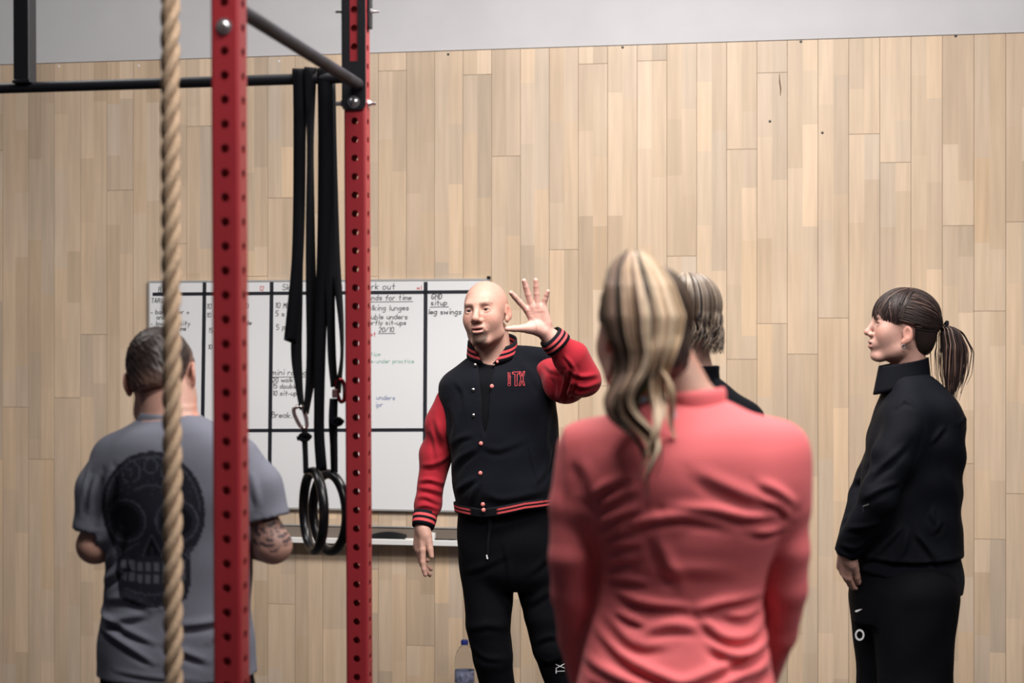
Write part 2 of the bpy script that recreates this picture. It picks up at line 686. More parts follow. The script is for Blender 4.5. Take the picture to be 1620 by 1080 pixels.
def ribbon(pts, width, thick=0.0022, name='strap', m=None, parent=None, n=60, slant=0.0):
    """webbing: pts = (x, y, z, angle) ; angle turns the wide side about the vertical"""
    A = smooth_path([p[:4] for p in pts], n)
    P = A[:, :3]
    ang = A[:, 3]
    T = np.gradient(P, axis=0)
    T /= np.linalg.norm(T, axis=1)[:, None]
    W = np.stack([np.cos(ang), np.sin(ang), np.zeros(n)], 1)
    W -= T * (W * T).sum(1)[:, None]
    W /= np.linalg.norm(W, axis=1)[:, None]
    N = np.cross(T, W)
    hw = width / 2
    V = np.stack([P - W * hw - N * thick / 2, P + W * hw - N * thick / 2, P + W * hw + N * thick / 2, P - W * hw + N * thick / 2], 1)
    if slant:
        V[-1, 0] -= T[-1] * 0
        V[-1, (0, 3)] += T[-1] * slant
    V = V.reshape(-1, 3)
    i = np.arange(n - 1)[:, None]
    k = np.arange(4)[None, :]
    F = np.stack([i * 4 + k, i * 4 + (k + 1) % 4, (i + 1) * 4 + (k + 1) % 4, (i + 1) * 4 + k], -1).reshape(-1, 4)
    F = np.vstack([F, [[3, 2, 1, 0]], [[4 * n - 4, 4 * n - 3, 4 * n - 2, 4 * n - 1]]])
    return mesh_np(name, V, F, m or M['strap'], parent, smooth=False)


def carabiner(parent, p, tilt, m, h=0.058, w=0.026, yaw=0.0):
    t = np.linspace(0, 2 * PI, 33)[:-1]
    x = w / 2 * np.sign(np.cos(t)) * np.abs(np.cos(t)) ** 0.6
    z = h / 2 * np.sign(np.sin(t)) * np.abs(np.sin(t)) ** 0.8
    x = x * (1 + 0.22 * z / (h / 2))
    pts = np.stack([x, 0 * x, z], 1)
    V, F = tube_np(pts, np.full(32, 0.0054), 8, closed=True, ref=np.array([0, 1.0, 0]))
    o = mesh_np('carabiner', V, F, m, parent)
    o.location = p
    o.rotation_euler = (0, tilt, yaw)
    mb = MB()
    mb.cyl((w / 2, -0.0, -h * 0.18), (w / 2 * 1.1, 0.0, h * 0.22), 0.0056, 10)
    g = mb.build('gate', M['steel'], o, smooth=True)
    return o


def knot(parent, p, s=0.016):
    rnd = random.Random(int(abs(p[0]) * 1e4))
    mb = MB()
    for q in range(3):
        a = rnd.uniform(0, PI)
        t = np.linspace(0, 2 * PI, 17)[:-1]
        pts = np.stack([s * 0.75 * np.cos(t), s * 0.5 * np.sin(t + a), s * 0.55 * np.sin(t)], 1)
        V, F = tube_np(pts, np.full(16, s * 0.36), 7, closed=True)
        mb.add(V, F)
    mb.tube([(-s * 0.2, 0, 0), (-s * 1.3, -0.004, -s * 0.25)], [s * 0.4, s * 0.38], 7)
    mb.tube([(s * 0.2, 0, 0), (s * 1.2, -0.003, s * 0.1)], [s * 0.38, s * 0.3], 7)
    o = mb.build('knot', M['strap'], parent, smooth=True)
    o.location = p
    return o


def build_rings():
    Y = 4.40

    def S(px, py, dy=0.0, a=0.0):
        p = at(px, py, Y + dy)
        return (p[0], p[1], p[2], a)
    # left hand ring -------------------------------------------------
    r1 = empty('gym_ring', at(497, 876, Y))
    tag(r1, 'black gymnastic ring on black webbing with a silver carabiner, nearer ring of the pair', 'gymnastic ring', 'gymnastic rings hanging from the bar')
    r2 = empty('gym_ring', at(521, 878, Y + 0.06))
    tag(r2, 'black gymnastic ring hung from red carabiner beside the far red post', 'gymnastic ring', 'gymnastic rings hanging from the bar')

    def local(r, pts):
        o = np.array(r.location)
        return [tuple(np.array(p[:3]) - o) + (p[3],) for p in pts]

    def ring(r, px, py, turn, D=0.2125, dy=0.0):
        t = np.linspace(0, 2 * PI, 65)[:-1]
        pts = np.stack([D / 2 * np.cos(t), 0 * t, D / 2 * np.sin(t)], 1)
        V, F = tube_np(pts, np.full(64, 0.0135), 14, closed=True, ref=np.array([0, 1.0, 0]))
        o = mesh_np('ring', V, F, M['ring'], r)
        o.location = Vector(at(px, py, Y + dy)) - r.location
        o.rotation_euler = (0, 0, turn)
        return o
    ring(r1, 496, 807.5, math.radians(-68))
    ring(r2, 521, 810, math.radians(-58), dy=0.075)
    w = 0.034
    # loop over the bar, tail, strap to the carabiner, second side of the loop
    ribbon(local(r1, [S(472, 126, 0.02, 0.1), S(472, 111.5, 0.0, 0.1), S(473, 118, -0.019, 0.1), S(474, 200, -0.02, 0.25), S(473, 330, -0.022, 0.45), S(470, 420, -0.024, 0.55), S(463, 498, -0.03, 0.35), S(458, 544, -0.03, 0.4)]),
           w, name='strap_tail', parent=r1, slant=-0.022)
    ribbon(local(r1, [S(476, 125, 0.02, 0.2), S(477, 200, 0.02, 0.9), S(477, 330, 0.015, 1.35), S(474, 430, 0.012, 1.2), S(470, 500, 0.01, 0.75), S(469, 560, 0.008, 0.7), S(473, 610, 0.004, 1.1), S(478, 648, 0.0, 1.35)]), w, name='strap', parent=r1)
    ribbon(local(r1, [S(489, 126, 0.02, 0.1), S(491, 111.5, 0.0, 0.3), S(491, 118, -0.019, 0.5), S(491, 220, -0.01, 1.15), S(491, 350, 0.0, 0.95), S(492, 450, 0.0, 0.75), S(494, 545, 0.0, 0.55), S(491, 600, 0.0, 0.9), S(484, 655, 0.0, 1.3)]), w, name='strap', parent=r1)
    carabiner(r1, Vector(at(476, 660, Y - 0.005)) - r1.location, math.radians(-20), M['steel'], 0.062, 0.026, 0.3)
    knot(r1, Vector(at(482, 691, Y - 0.004)) - r1.location)
    ribbon(local(r1, [S(482, 675, 0, 1.2), S(482, 692, 0, 1.2), S(483, 715, 0, 1.25), S(484, 748, 0.0, 1.25)]), 0.03, name='strap', parent=r1, n=20)
    # right hand ring
    ribbon(local(r2, [S(511, 126, 0.02, 0.05), S(511, 111.5, 0.0, 0.05), S(512, 119, -0.019, 0.05), S(513, 220, -0.02, 0.1), S(512, 360, -0.015, 0.15), S(509, 470, -0.01, 0.35), S(506, 560, -0.01, 0.55), S(505, 640, 0.0, 0.75), S(505, 690, 0.01, 0.75), S(509, 745, 0.03, 0.7)]), w, name='strap', parent=r2)
    ribbon(local(r2, [S(517, 126, 0.025, 0.0), S(517, 111.5, 0.003, 0.1), S(516, 119, -0.015, 0.1), S(518, 250, -0.01, 0.2), S(520, 380, 0.0, 0.4), S(523, 480, 0.0, 0.95), S(525, 560, 0.0, 1.0), S(529, 612, 0.0, 1.1)]), w, name='strap', parent=r2)
    ribbon(local(r2, [S(521, 130, 0.035, 0.2), S(524, 260, 0.02, 0.4), S(530, 400, 0.02, 0.8), S(539, 500, 0.02, 1.25), S(541, 560, 0.015, 1.45), S(537, 600, 0.01, 1.3), S(535, 622, 0.01, 1.3)]), w, name='strap', parent=r2)
    carabiner(r2, Vector(at(539, 618, Y + 0.01)) - r2.location, math.radians(-8), M['red_alu'], 0.060, 0.022, 0.5)
    mb = MB()
    mb.box((-0.008, -0.004, -0.012), (0.008, 0.004, 0.012), 0.002)
    b = mb.build('buckle', M['steel'], r2)
    b.location = Vector(at(530, 622, Y - 0.004)) - r2.location
    ribbon(local(r2, [S(528, 630, 0.0, 0.9), S(527, 665, 0.0, 0.8), S(528, 700, 0.02, 1.0), S(529, 750, 0.06, 1.1)]), 0.03, name='strap', parent=r2, n=24)
    knot(r2, Vector(at(533, 667, Y + 0.0)) - r2.location)


# ------------------------------------------------------------ whiteboard
GL = {'a': '4g2h0g0e2d4e;4h4d', 'b': '0k0d;0g2h4g4e2d0e', 'c': '4g2h0g0e2d4e', 'd': '4k4d;4g2h0g0e2d4e', 'e': '0f4f4g2h0g0e2d4e',
      'f': '4k2j2d;0h4h', 'g': '4g2h0g0e2d4e;4h4b2a0b', 'h': '0k0d;0g2h4g4d', 'i': '1h1d;1j1k', 'k': '0k0d;4h0f4d', 'l': '1k1d',
      'm': '0h0d;0g1h2g2d;2g4h5g5d', 'n': '0h0d;0g2h4g4d', 'o': '2h0g0e2d4e4g2h', 'p': '0h0a;0g2h4g4e2d0e', 'r': '0h0d;0g2h3h',
      's': '4g2h0g4e2d0e', 't': '2k2e3d;0h4h', 'u': '0h0e2d4e;4h4d', 'v': '0h2d4h', 'w': '0h1d3g5d6h', 'y': '0h2d;4h1a',
      'T': '0k4k;2k2d', 'A': '0d2k4d;1f3f', 'R': '0d0k3k4j3h0h;2h4d', 'G': '4j2k0i0f2d4e4g2g', 'E': '4k0k0d4d;0h3h',
      'B': '0d0k3k3h0h;3h4g4e3d0d', 'S': '4j2k0j0h4g4e2d0e', 'W': '0k1d3i5d6k', 'H': '0k0d;4k4d;0h4h', 'D': '0k0d2d4f4i2k0k',
      'M': '0d0k2g4k4d', '0': '2k0j0e2d4e4j2k', '1': '1j2k2d', '2': '0j2k4j4h0d4d', '5': '4k0k0h3h4g4e2d0d', '/': '0d4k',
      '(': '2k0i0f2d', ')': '0k2i2f0d', '-': '0f3f', '.': '1d1e', '+': '0f4f;2h2d'}


def handwriting(text, s, z, h, m, parent, rnd, w=0.0030, slant=0.12, under=False):
    """marker lettering as thin raised strokes on the board; (s, z) start of the base line"""
    mb = MB()
    u = h / 7.0
    x = s

    def seg(a, b):
        a = np.array(a)
        b = np.array(b)
        d = b - a
        L = np.hypot(*d)
        if L < 1e-5:
            return
        d /= L
        n_ = np.array([-d[1], d[0]]) * w / 2
        a = a - d * w * 0.3
        b = b + d * w * 0.3
        q = [a - n_, b - n_, b + n_, a + n_]
        mb.add([(p[0], -0.0194, p[1]) for p in q], [(0, 1, 2, 3)])
    for ch in text:
        if ch == ' ':
            x += 3.6 * u
            continue
        g = GL.get(ch)
        if not g:
            x += 4 * u
            continue
        mxw = 0
        jz = rnd.uniform(-0.3, 0.3)
        for st in g.split(';'):
            pts = []
            for q in range(0, len(st), 2):
                gx = int(st[q])
                gz = ord(st[q + 1]) - ord('d')
                mxw = max(mxw, gx)
                gx += rnd.uniform(-0.22, 0.22)
                gz += rnd.uniform(-0.25, 0.25) + jz
                pts.append((x + (gx * 0.88 + slant * gz) * u, z + gz * u))
            for a, b in zip(pts[:-1], pts[1:]):
                seg(a, b)
        x += (mxw * 0.88 + 1.75) * u
    if under:
        seg((s - u, z - 2.6 * u), (x + u, z - 2.2 * u))
    return mb.build('marker_writing', m, parent, fix=False)


def build_board():
    rnd = random.Random(5)
    root = empty('whiteboard', (0, W0, 0), (0, 0, -WA))
    tag(root, 'white wall-mounted whiteboard ruled with black tape and covered in handwritten workout notes', 'whiteboard')
    s0, s1 = wall_s(237), wall_s(776)
    zt, zb = wall_z(400, 443), wall_z(640, 808)
    mb = MB()
    mb.box((s0 + 0.004, -0.019, zb + 0.004), (s1 - 0.004, -0.002, zt - 0.004))
    mb.build('board_panel', M['board'], root)
    f = 0.010
    for lo, hi in (((s0, -0.022, zt - f), (s1, -0.001, zt)), ((s0, -0.022, zb), (s1, -0.001, zb + f)),
                   ((s0, -0.022, zb + f), (s0 + f, -0.001, zt - f)), ((s1 - f, -0.022, zb + f), (s1, -0.001, zt - f))):
        mb = MB()
        mb.box(lo, hi, 0.002)
        mb.build('frame', M['alu'], root)
    mb = MB()
    mb.box((s1 - 0.012, -0.026, zt - 0.004), (s1 + 0.002, -0.001, zt + 0.010), 0.002)
    mb.build('corner_clip', M['black_plastic'], root)

    def tape(xa, ya, xb, yb, wpx):
        a = np.array([wall_s(xa), wall_z(xa, ya)])
        b = np.array([wall_s(xb), wall_z(xb, yb)])
        d = (b - a) / np.linalg.norm(b - a)
        n_ = np.array([-d[1], d[0]]) * wpx / 352.0 / 2
        mb = MB()
        q = [a - n_, b - n_, b + n_, a + n_]
        mb.add([(p[0], -0.0198, p[1]) for p in q] + [(p[0], -0.0190, p[1]) for p in q],
               [(0, 1, 2, 3), (4, 5, 1, 0), (5, 6, 2, 1), (6, 7, 3, 2), (7, 4, 0, 3)])
        mb.build('tape_strip', M['tape'], root)
    tape(244, 465.5, 775, 461.5, 5.5)
    tape(244, 681, 775, 679, 5.5)
    for xt, yt, xb_, yb_ in ((326, 447, 321, 804), (432, 446, 428, 804), (675, 446, 673, 804), (566, 446, 564, 804)):
        tape(xt, yt, xb_, yb_, 6.2)

    def hw(text, px, py, hpx, c='black', under=False, w=0.0042):
        handwriting(text, wall_s(px), wall_z(px, py), hpx * 0.80 / 352.0, M['ink_' + c], root, rnd, w=w * 0.72, under=under)
    hw('BTR', 253, 463, 11)
    hw('TARGET', 242, 479, 9)
    hw('- band inner +', 241, 497, 9)
    hw('and', 250, 505, 9)
    hw('- low capacity', 241, 515, 9)
    hw('me', 287, 523, 9)
    hw('12', 412, 460, 9, 'red')
    hw('10 lunges (20)', 329, 488, 10)
    hw('10 each side', 329, 502, 9)
    hw('10 /side', 366, 514, 9)
    hw('15', 332, 526, 9)
    hw('10', 331, 552, 9)
    hw('Skills', 449, 459, 12)
    hw('12', 536, 459, 8, 'red')
    hw('10 MB', 437, 487, 10)
    hw('5 squats', 438, 500, 10)
    hw('5 press', 439, 521, 10)
    hw('mini round', 433, 593, 11, under=True)
    hw('20 walk', 433, 604, 9)
    hw('15 double', 433, 614, 9)
    hw('10 sit-ups', 433, 625, 9)
    hw('Break.', 432, 660, 11)
    hw('Work out', 573, 458, 12)
    hw('w1', 661, 458, 7, 'red')
    hw('Rounds for time', 572, 475, 10, under=True)
    hw('walking lunges', 576, 491, 10)
    hw('double unders', 577, 505, 10)
    hw('butterfly sit-ups', 564, 514, 9)
    hw('20/10', 601, 525, 9, under=True)
    hw('rest', 579, 532, 8, 'red')
    hw('practice', 570, 563, 8, 'green', w=0.0026)
    hw('double-under practice', 567, 574, 8, 'green', w=0.0026)
    hw('skip', 573, 586, 8, 'green', w=0.0026)
    hw('unders', 597, 632, 9, 'blue', w=0.003)
    hw('ipr', 596, 643, 9, 'blue', w=0.003)
    hw('GHD', 684, 473, 10, w=0.0052)
    hw('situp', 683, 483, 10, under=True, w=0.0048)
    hw('leg swings', 679, 497, 10, w=0.0048)
    # pen tray
    tz0, tz1 = wall_z(640, 857.5), wall_z(640, 849.5)
    tb = wall_z(640, 832)
    ta, te = wall_s(300), wall_s(770)
    tr = empty('pen_tray', (0, W0, 0), (0, 0, -WA))
    tag(tr, 'long pale metal pen tray on the wood below the whiteboard', 'tray')
    mb = MB()
    mb.box((ta, -0.006, tz0), (te, -0.001, tb), 0.001)
    mb.build('back_plate', M['tray_back'], tr)
    mb = MB()
    mb.box((ta, -0.075, tz0), (te, -0.006, tz0 + 0.008), 0.002)
    mb.box((ta, -0.082, tz0 - 0.004), (te, -0.074, tz1), 0.003)
    mb.build('tray_lip', M['white_plastic'], tr)
    mb = MB()
    mb.box((ta, -0.012, tb - 0.006), (te, -0.001, tb), 0.001)
    mb.build('top_rail', M['alu'], tr)

    R = Matrix.Rotation(-WA, 4, 'Z')

    def onwall(s, d, z):
        return R @ Vector((s, -d, z)) + Vector((0, W0, 0))
    zf = tz0 + 0.008

    def thing(name, px, d, z, label, cat, grp=None, rot=0.0):
        o = empty(name, onwall(wall_s(px), d, z), (0, 0, -WA + rot))
        return tag(o, label, cat, grp)

    def marker(px, d, body, tip, label, z=None, ln=0.125, r=0.0085, rot=0.0):
        o = thing('marker_pen', px, d, (zf if z is None else z) + r, label, 'marker', 'whiteboard markers in the tray', rot)
        mb = MB()
        mb.tube([(-ln / 2, 0, 0), (-ln / 2 + 0.002, 0, 0), (ln * 0.18, 0, 0), (ln * 0.19, 0, 0)], [r * 0.8, r * 0.95, r * 0.95, r * 0.85], 14)
        mb.build('barrel', body, o, smooth=True)
        mb = MB()
        mb.tube([(ln * 0.19, 0, 0), (ln * 0.2, 0, 0), (ln * 0.47, 0, 0), (ln * 0.5, 0, 0)], [r * 0.9, r, r, r * 0.7], 14)
        mb.build('pen_cap', tip, o, smooth=True)
    o = thing('whiteboard_wiper', 618, 0.04, zf, 'black elongated wiper lying in the pen tray right of the far red post', 'wiper')
    mb = MB()
    ln = 0.16
    mb.box((-ln / 2, -0.02, 0.0), (ln / 2, 0.02, 0.008), 0.002)
    mb.build('felt', M['tape'], o)
    mb = MB()
    xs = np.linspace(-ln / 2, ln / 2, 16)
    hz = 0.016 + 0.026 * np.sin(np.linspace(0.15, 1, 16) * PI * 0.85) ** 0.8
    V = []
    F = []
    for x, h_ in zip(xs, hz):
        V += [(x, -0.018, 0.008), (x, -0.012, h_), (x, 0.012, h_), (x, 0.018, 0.008)]
    for i in range(15):
        for k in range(3):
            F.append((4 * i + k, 4 * i + k + 1, 4 * i + k + 5, 4 * i + k + 4))
    F += [(0, 1, 2, 3), (60, 61, 62, 63)]
    mb.add(V, F)
    mb.build('grip', M['black_plastic'], o, smooth=True)
    marker(666, 0.045, M['white_plastic'], M['white_plastic'], 'white marker in the pen tray by the hanging hand of the coach', rot=0.05)
    marker(706, 0.045, M['black_plastic'], M['black_plastic'], 'black marker in the pen tray beside the black trousers of the coach', ln=0.11, rot=-0.03)
    o = thing('cloth_roll', 686.5, 0.04, zf, 'small upright white roll standing in the pen tray behind the coach', 'roll')
    mb = MB()
    mb.lathe([(0.008, 0.0), (0.0155, 0.0), (0.0162, 0.002), (0.0162, 0.040), (0.0155, 0.042), (0.008, 0.042)], 20)
    mb.lathe([(0.008, 0.042), (0.008, 0.0)], 20)
    mb.build('roll', M['white_plastic'], o, smooth=True)


def build_bottle():
    Y = 6.98
    p = at(735, 1080, Y)
    root = empty('water_bottle', (p[0], Y, 0.0))
    tag(root, 'large clear plastic water bottle with blue cap standing by the wall', 'bottle')
    g = mat('clear_plastic', (0.93, 0.95, 0.97, 1), 0.06, trans=1.0)
    g.node_tree.nodes['Principled BSDF'].inputs['IOR'].default_value = 1.12
    k = 0.99
    prof = [(0.0, 0.004), (0.030, 0.0), (0.041, 0.004), (0.044, 0.012), (0.044, 0.05)]
    for i in range(5):
        z = 0.055 + i * 0.013
        prof += [(0.0425, z), (0.044, z + 0.006)]
    prof += [(0.044, 0.13), (0.0425, 0.134), (0.0425, 0.19), (0.044, 0.194), (0.0437, 0.215), (0.041, 0.238), (0.034, 0.262), (0.023, 0.279), (0.0145, 0.287), (0.0135, 0.297), (0.0135, 0.312)]
    mb = MB()
    mb.lathe([(r, z * k) for r, z in prof], 32)
    mb.build('bottle_body', g, root, smooth=True)
    mb = MB()
    mb.lathe([(0.0428, 0.128), (0.0432, 0.129), (0.0432, 0.178), (0.0428, 0.179)], 32)
    mb.build('paper_label', mat('bottle_label', srgb(120, 124, 150), 0.5, noise=0.5, nscale=(70, 70, 70)), root, smooth=True)
    mb = MB()
    mb.lathe([(0.0, 0.309), (0.012, 0.309), (0.0158, 0.307), (0.0162, 0.304), (0.0162, 0.289), (0.0150, 0.2885)], 24)
    mb.build('bottle_cap', mat('blue_cap', srgb(34, 48, 120), 0.4), root, smooth=True)


build_rig()
build_rope()
build_rings()
build_board()
build_bottle()

# ------------------------------------------------------------ figures: implicit surfaces turned into meshes


def axis(lo, hi, hc, fine=()):
    """grid line positions: spacing hc, finer inside the (a, b, h) ranges"""
    out = [lo]
    while out[-1] < hi:
        p = out[-1]
        h = hc
        for a, b, hf in fine:
            if a - hc <= p <= b:
                h = min(h, hf)
        out.append(p + h)
    return np.array(out, dtype=np.float32)


class Op:
    __slots__ = ('f', 'lo', 'hi', 'k', 's')

    def __init__(s, f, lo, hi, k=0.0, sub=False):
        s.f, s.lo, s.hi, s.k, s.s = f, np.array(lo, float), np.array(hi, float), k, sub


def cap(a, b, ra, rb, k=0.0, sub=False, flat=None):
    """tapered capsule; flat = (direction, factor) thins it along a direction"""
    a = np.array(a, float)
    b = np.array(b, float)
    ba = b - a
    L = max(float(ba @ ba), 1e-12)
    R = max(ra, rb)

    def f(X, Y, Z):
        px, py, pz = X - a[0], Y - a[1], Z - a[2]
        t = np.clip((px * ba[0] + py * ba[1] + pz * ba[2]) / L, 0, 1)
        qx, qy, qz = px - t * ba[0], py - t * ba[1], pz - t * ba[2]
        if flat is not None:
            n, fc = flat
            d = (qx * n[0] + qy * n[1] + qz * n[2]) * (fc - 1)
            qx, qy, qz = qx + d * n[0], qy + d * n[1], qz + d * n[2]
            return (np.sqrt(qx * qx + qy * qy + qz * qz) - (ra + (rb - ra) * t)) / math.sqrt(fc)
        return np.sqrt(qx * qx + qy * qy + qz * qz) - (ra + (rb - ra) * t)
    if flat is not None and flat[1] < 1:
        R = R / flat[1]
    return Op(f, np.minimum(a, b) - R, np.maximum(a, b) + R, k, sub)


def chain(pts, rad, k=0.02, kn=None, flat=None):
    return [cap(pts[i], pts[i + 1], rad[i], rad[i + 1], k, flat=flat) for i in range(len(pts) - 1)]


def ell(c, r, k=0.0, sub=False, R=None):
    c = np.array(c, float)
    r = np.array(r, float)
    Q = None if R is None else np.array(R, float)

    def f(X, Y, Z):
        x, y, z = X - c[0], Y - c[1], Z - c[2]
        if Q is not None:
            x, y, z = (Q[0, 0] * x + Q[1, 0] * y + Q[2, 0] * z, Q[0, 1] * x + Q[1, 1] * y + Q[2, 1] * z, Q[0, 2] * x + Q[1, 2] * y + Q[2, 2] * z)
        x, y, z = x / r[0], y / r[1], z / r[2]
        k0 = np.sqrt(x * x + y * y + z * z)
        x, y, z = x / r[0], y / r[1], z / r[2]
        k1 = np.sqrt(x * x + y * y + z * z) + 1e-9
        return k0 * (k0 - 1) / k1
    e = r if Q is None else np.full(3, r.max())
    return Op(f, c - e, c + e, k, sub)


def loft(rows, k=0.0, n=2.4, yaw=0.0, sub=False, o=(0, 0)):
    """stack of super-ellipse sections (z, cx, cy, rx, ry), smoothly interpolated upwards"""
    A = np.array(sorted(rows), float)
    c_, s_ = math.cos(yaw), math.sin(yaw)

    def itp(z, col):
        zz = A[:, 0]
        i = np.clip(np.searchsorted(zz, z) - 1, 0, len(zz) - 2)
        m = np.gradient(A[:, col], zz)
        h = zz[i + 1] - zz[i]
        t = np.clip((z - zz[i]) / h, 0, 1)
        a, b = A[i, col], A[i + 1, col]
        return a * (2 * t ** 3 - 3 * t ** 2 + 1) + m[i] * h * (t ** 3 - 2 * t ** 2 + t) + b * (-2 * t ** 3 + 3 * t ** 2) + m[i + 1] * h * (t ** 3 - t ** 2)

    def f(X, Y, Z):
        z1 = Z.ravel() if Z.shape[0] == 1 and Z.shape[1] == 1 else Z
        cx, cy, rx, ry = (itp(z1, q).reshape(Z.shape) for q in (1, 2, 3, 4))
        x, y = X - o[0], Y - o[1]
        x, y = x * c_ + y * s_, -x * s_ + y * c_
        x, y = np.abs((x - cx) / rx), np.abs((y - cy) / ry)
        q = (x ** n + y ** n) ** (1.0 / n)
        d = (q - 1) * np.minimum(rx, ry)
        return np.maximum(d, np.maximum(A[0, 0] - Z, Z - A[-1, 0]))
    ex = float((np.abs(A[:, 1]) + A[:, 3]).max())
    ey = float((np.abs(A[:, 2]) + A[:, 4]).max())
    if yaw:
        ex = ey = math.hypot(ex, ey)
    return Op(f, (o[0] - ex, o[1] - ey, A[0, 0]), (o[0] + ex, o[1] + ey, A[-1, 0]), k, sub)


def half(p, n, lo, hi, k=0.0):
    """cut away everything on the side of plane (p, n) that n points to, inside the box lo..hi"""
    p = np.array(p, float)
    n = np.array(n, float)
    n /= np.linalg.norm(n)
    return Op(lambda X, Y, Z: -((X - p[0]) * n[0] + (Y - p[1]) * n[1] + (Z - p[2]) * n[2]), lo, hi, k, True)


def boxop(lo, hi, k=0.0, sub=True):
    lo = np.array(lo, float)
    hi = np.array(hi, float)
    c, e = (lo + hi) / 2, (hi - lo) / 2
    return Op(lambda X, Y, Z: np.maximum(np.maximum(np.abs(X - c[0]) - e[0], np.abs(Y - c[1]) - e[1]), np.abs(Z - c[2]) - e[2]), lo, hi, k, sub)


def moved(ops, R, t, s=1.0):
    """the same ops turned by R, scaled by s and moved to t"""
    R = np.array(R, float)
    t = np.array(t, float)
    out = []
    for o in ops:
        def f(X, Y, Z, o=o):
            x, y, z = (X - t[0]) / s, (Y - t[1]) / s, (Z - t[2]) / s
            return s * o.f(R[0, 0] * x + R[1, 0] * y + R[2, 0] * z, R[0, 1] * x + R[1, 1] * y + R[2, 1] * z, R[0, 2] * x + R[1, 2] * y + R[2, 2] * z)
        cs = np.array([[(o.lo, o.hi)[i][0], (o.lo, o.hi)[j][1], (o.lo, o.hi)[q][2]] for i in (0, 1) for j in (0, 1) for q in (0, 1)])
        W = s * cs @ R.T + t
        out.append(Op(f, W.min(0), W.max(0), o.k * s, o.s))
    return out


def inflate(ops, d):
    return [Op((lambda X, Y, Z, o=o: o.f(X, Y, Z) - d), o.lo - d, o.hi + d, o.k, o.s) for o in ops]


def field(ops, xs, ys, zs):
    D = np.full((len(xs), len(ys), len(zs)), 1.0, dtype=np.float32)
    for o in ops:
        m = o.k + 0.012
        sl = []
        for a, q in ((xs, 0), (ys, 1), (zs, 2)):
            i0 = max(int(np.searchsorted(a, o.lo[q] - m)) - 1, 0)
            i1 = min(int(np.searchsorted(a, o.hi[q] + m)) + 1, len(a))
            sl.append(slice(i0, i1))
        if any(s_.stop - s_.start < 1 for s_ in sl):
            continue
        d = o.f(xs[sl[0]][:, None, None], ys[sl[1]][None, :, None], zs[sl[2]][None, None, :]).astype(np.float32)
        sl = tuple(sl)
        a = D[sl]
        if o.s:
            d = -d
            if o.k > 0:
                h = np.maximum(o.k - np.abs(a - d), 0) / o.k
                D[sl] = np.maximum(a, d) + h * h * o.k * 0.25
            else:
                D[sl] = np.maximum(a, d)
        else:
            if o.k > 0:
                h = np.maximum(o.k - np.abs(a - d), 0) / o.k
                D[sl] = np.minimum(a, d) - h * h * o.k * 0.25
            else:
                D[sl] = np.minimum(a, d)
    return D


def surface(D, xs, ys, zs, relax=1):
    """surface nets: quads around the zero level of D"""
    S = D < 0
    nx, ny, nz = D.shape
    cnt = np.zeros((nx - 1, ny - 1, nz - 1), dtype=np.int8)
    offs = [(i, j, k) for i in (0, 1) for j in (0, 1) for k in (0, 1)]
    for i, j, k in offs:
        cnt += S[i:nx - 1 + i, j:ny - 1 + j, k:nz - 1 + k]
    act = (cnt > 0) & (cnt < 8)
    I, J, K = np.nonzero(act)
    m = len(I)
    ids = np.full(act.shape, -1, dtype=np.int32)
    ids[I, J, K] = np.arange(m)
    vals = {o: D[I + o[0], J + o[1], K + o[2]] for o in offs}
    acc = np.zeros((m, 3), dtype=np.float64)
    num = np.zeros(m)
    for a in offs:
        for ax in range(3):
            if a[ax]:
                continue
            b = list(a)
            b[ax] = 1
            b = tuple(b)
            va, vb = vals[a], vals[b]
            cr = (va < 0) != (vb < 0)
            t = np.where(cr, va / np.where(va == vb, 1, va - vb), 0)
            p = np.zeros((m, 3))
            for q in range(3):
                p[:, q] = a[q]
            p[:, ax] = t
            acc[cr] += p[cr]
            num += cr
    P = acc / num[:, None]
    V = np.stack([xs[I] + P[:, 0] * (xs[I + 1] - xs[I]), ys[J] + P[:, 1] * (ys[J + 1] - ys[J]), zs[K] + P[:, 2] * (zs[K + 1] - zs[K])], 1)
    quads = []
    for ax in range(3):
        sl0 = [slice(1, -1)] * 3
        sl1 = [slice(1, -1)] * 3
        sl0[ax] = slice(0, -1)
        sl1[ax] = slice(1, None)
        s0, s1 = S[tuple(sl0)], S[tuple(sl1)]
        for flip in (False, True):
            e = (s0 & ~s1) if not flip else (~s0 & s1)
            idx = np.nonzero(e)
            g = [idx[q] + (0 if q == ax else 1) for q in range(3)]
            u, v = [(1, 2), (2, 0), (0, 1)][ax]
            q4 = []
            for du, dv in ((-1, -1), (0, -1), (0, 0), (-1, 0)):
                c = [g[0].copy(), g[1].copy(), g[2].copy()]
                c[u] = c[u] + du
                c[v] = c[v] + dv
                q4.append(ids[c[0], c[1], c[2]])
            Q = np.stack(q4, 1)
            if flip:
                Q = Q[:, ::-1]
            quads.append(Q)
    F = np.vstack(quads)
    F = F[(F >= 0).all(1)]
    for _ in range(relax):
        V = laplace(V, F, 0.5)
    return V, F


def laplace(V, F, w):
    n = len(V)
    s = np.zeros((n, 3))
    c = np.zeros(n)
    for q in range(4):
        a, b = F[:, q], F[:, (q + 1) % 4]
        for ax in range(3):
            s[:, ax] += np.bincount(a, V[b, ax], n) + np.bincount(b, V[a, ax], n)
        c += np.bincount(a, minlength=n) + np.bincount(b, minlength=n)
    return V * (1 - w) + w * s / np.maximum(c, 1)[:, None]


def normals(V, F):
    n = len(V)
    fn = np.cross(V[F[:, 2]] - V[F[:, 0]], V[F[:, 3]] - V[F[:, 1]])
    N = np.zeros((n, 3))
    for q in range(4):
        for ax in range(3):
            N[:, ax] += np.bincount(F[:, q], fn[:, ax], n)
    return N / (np.linalg.norm(N, axis=1)[:, None] + 1e-12)


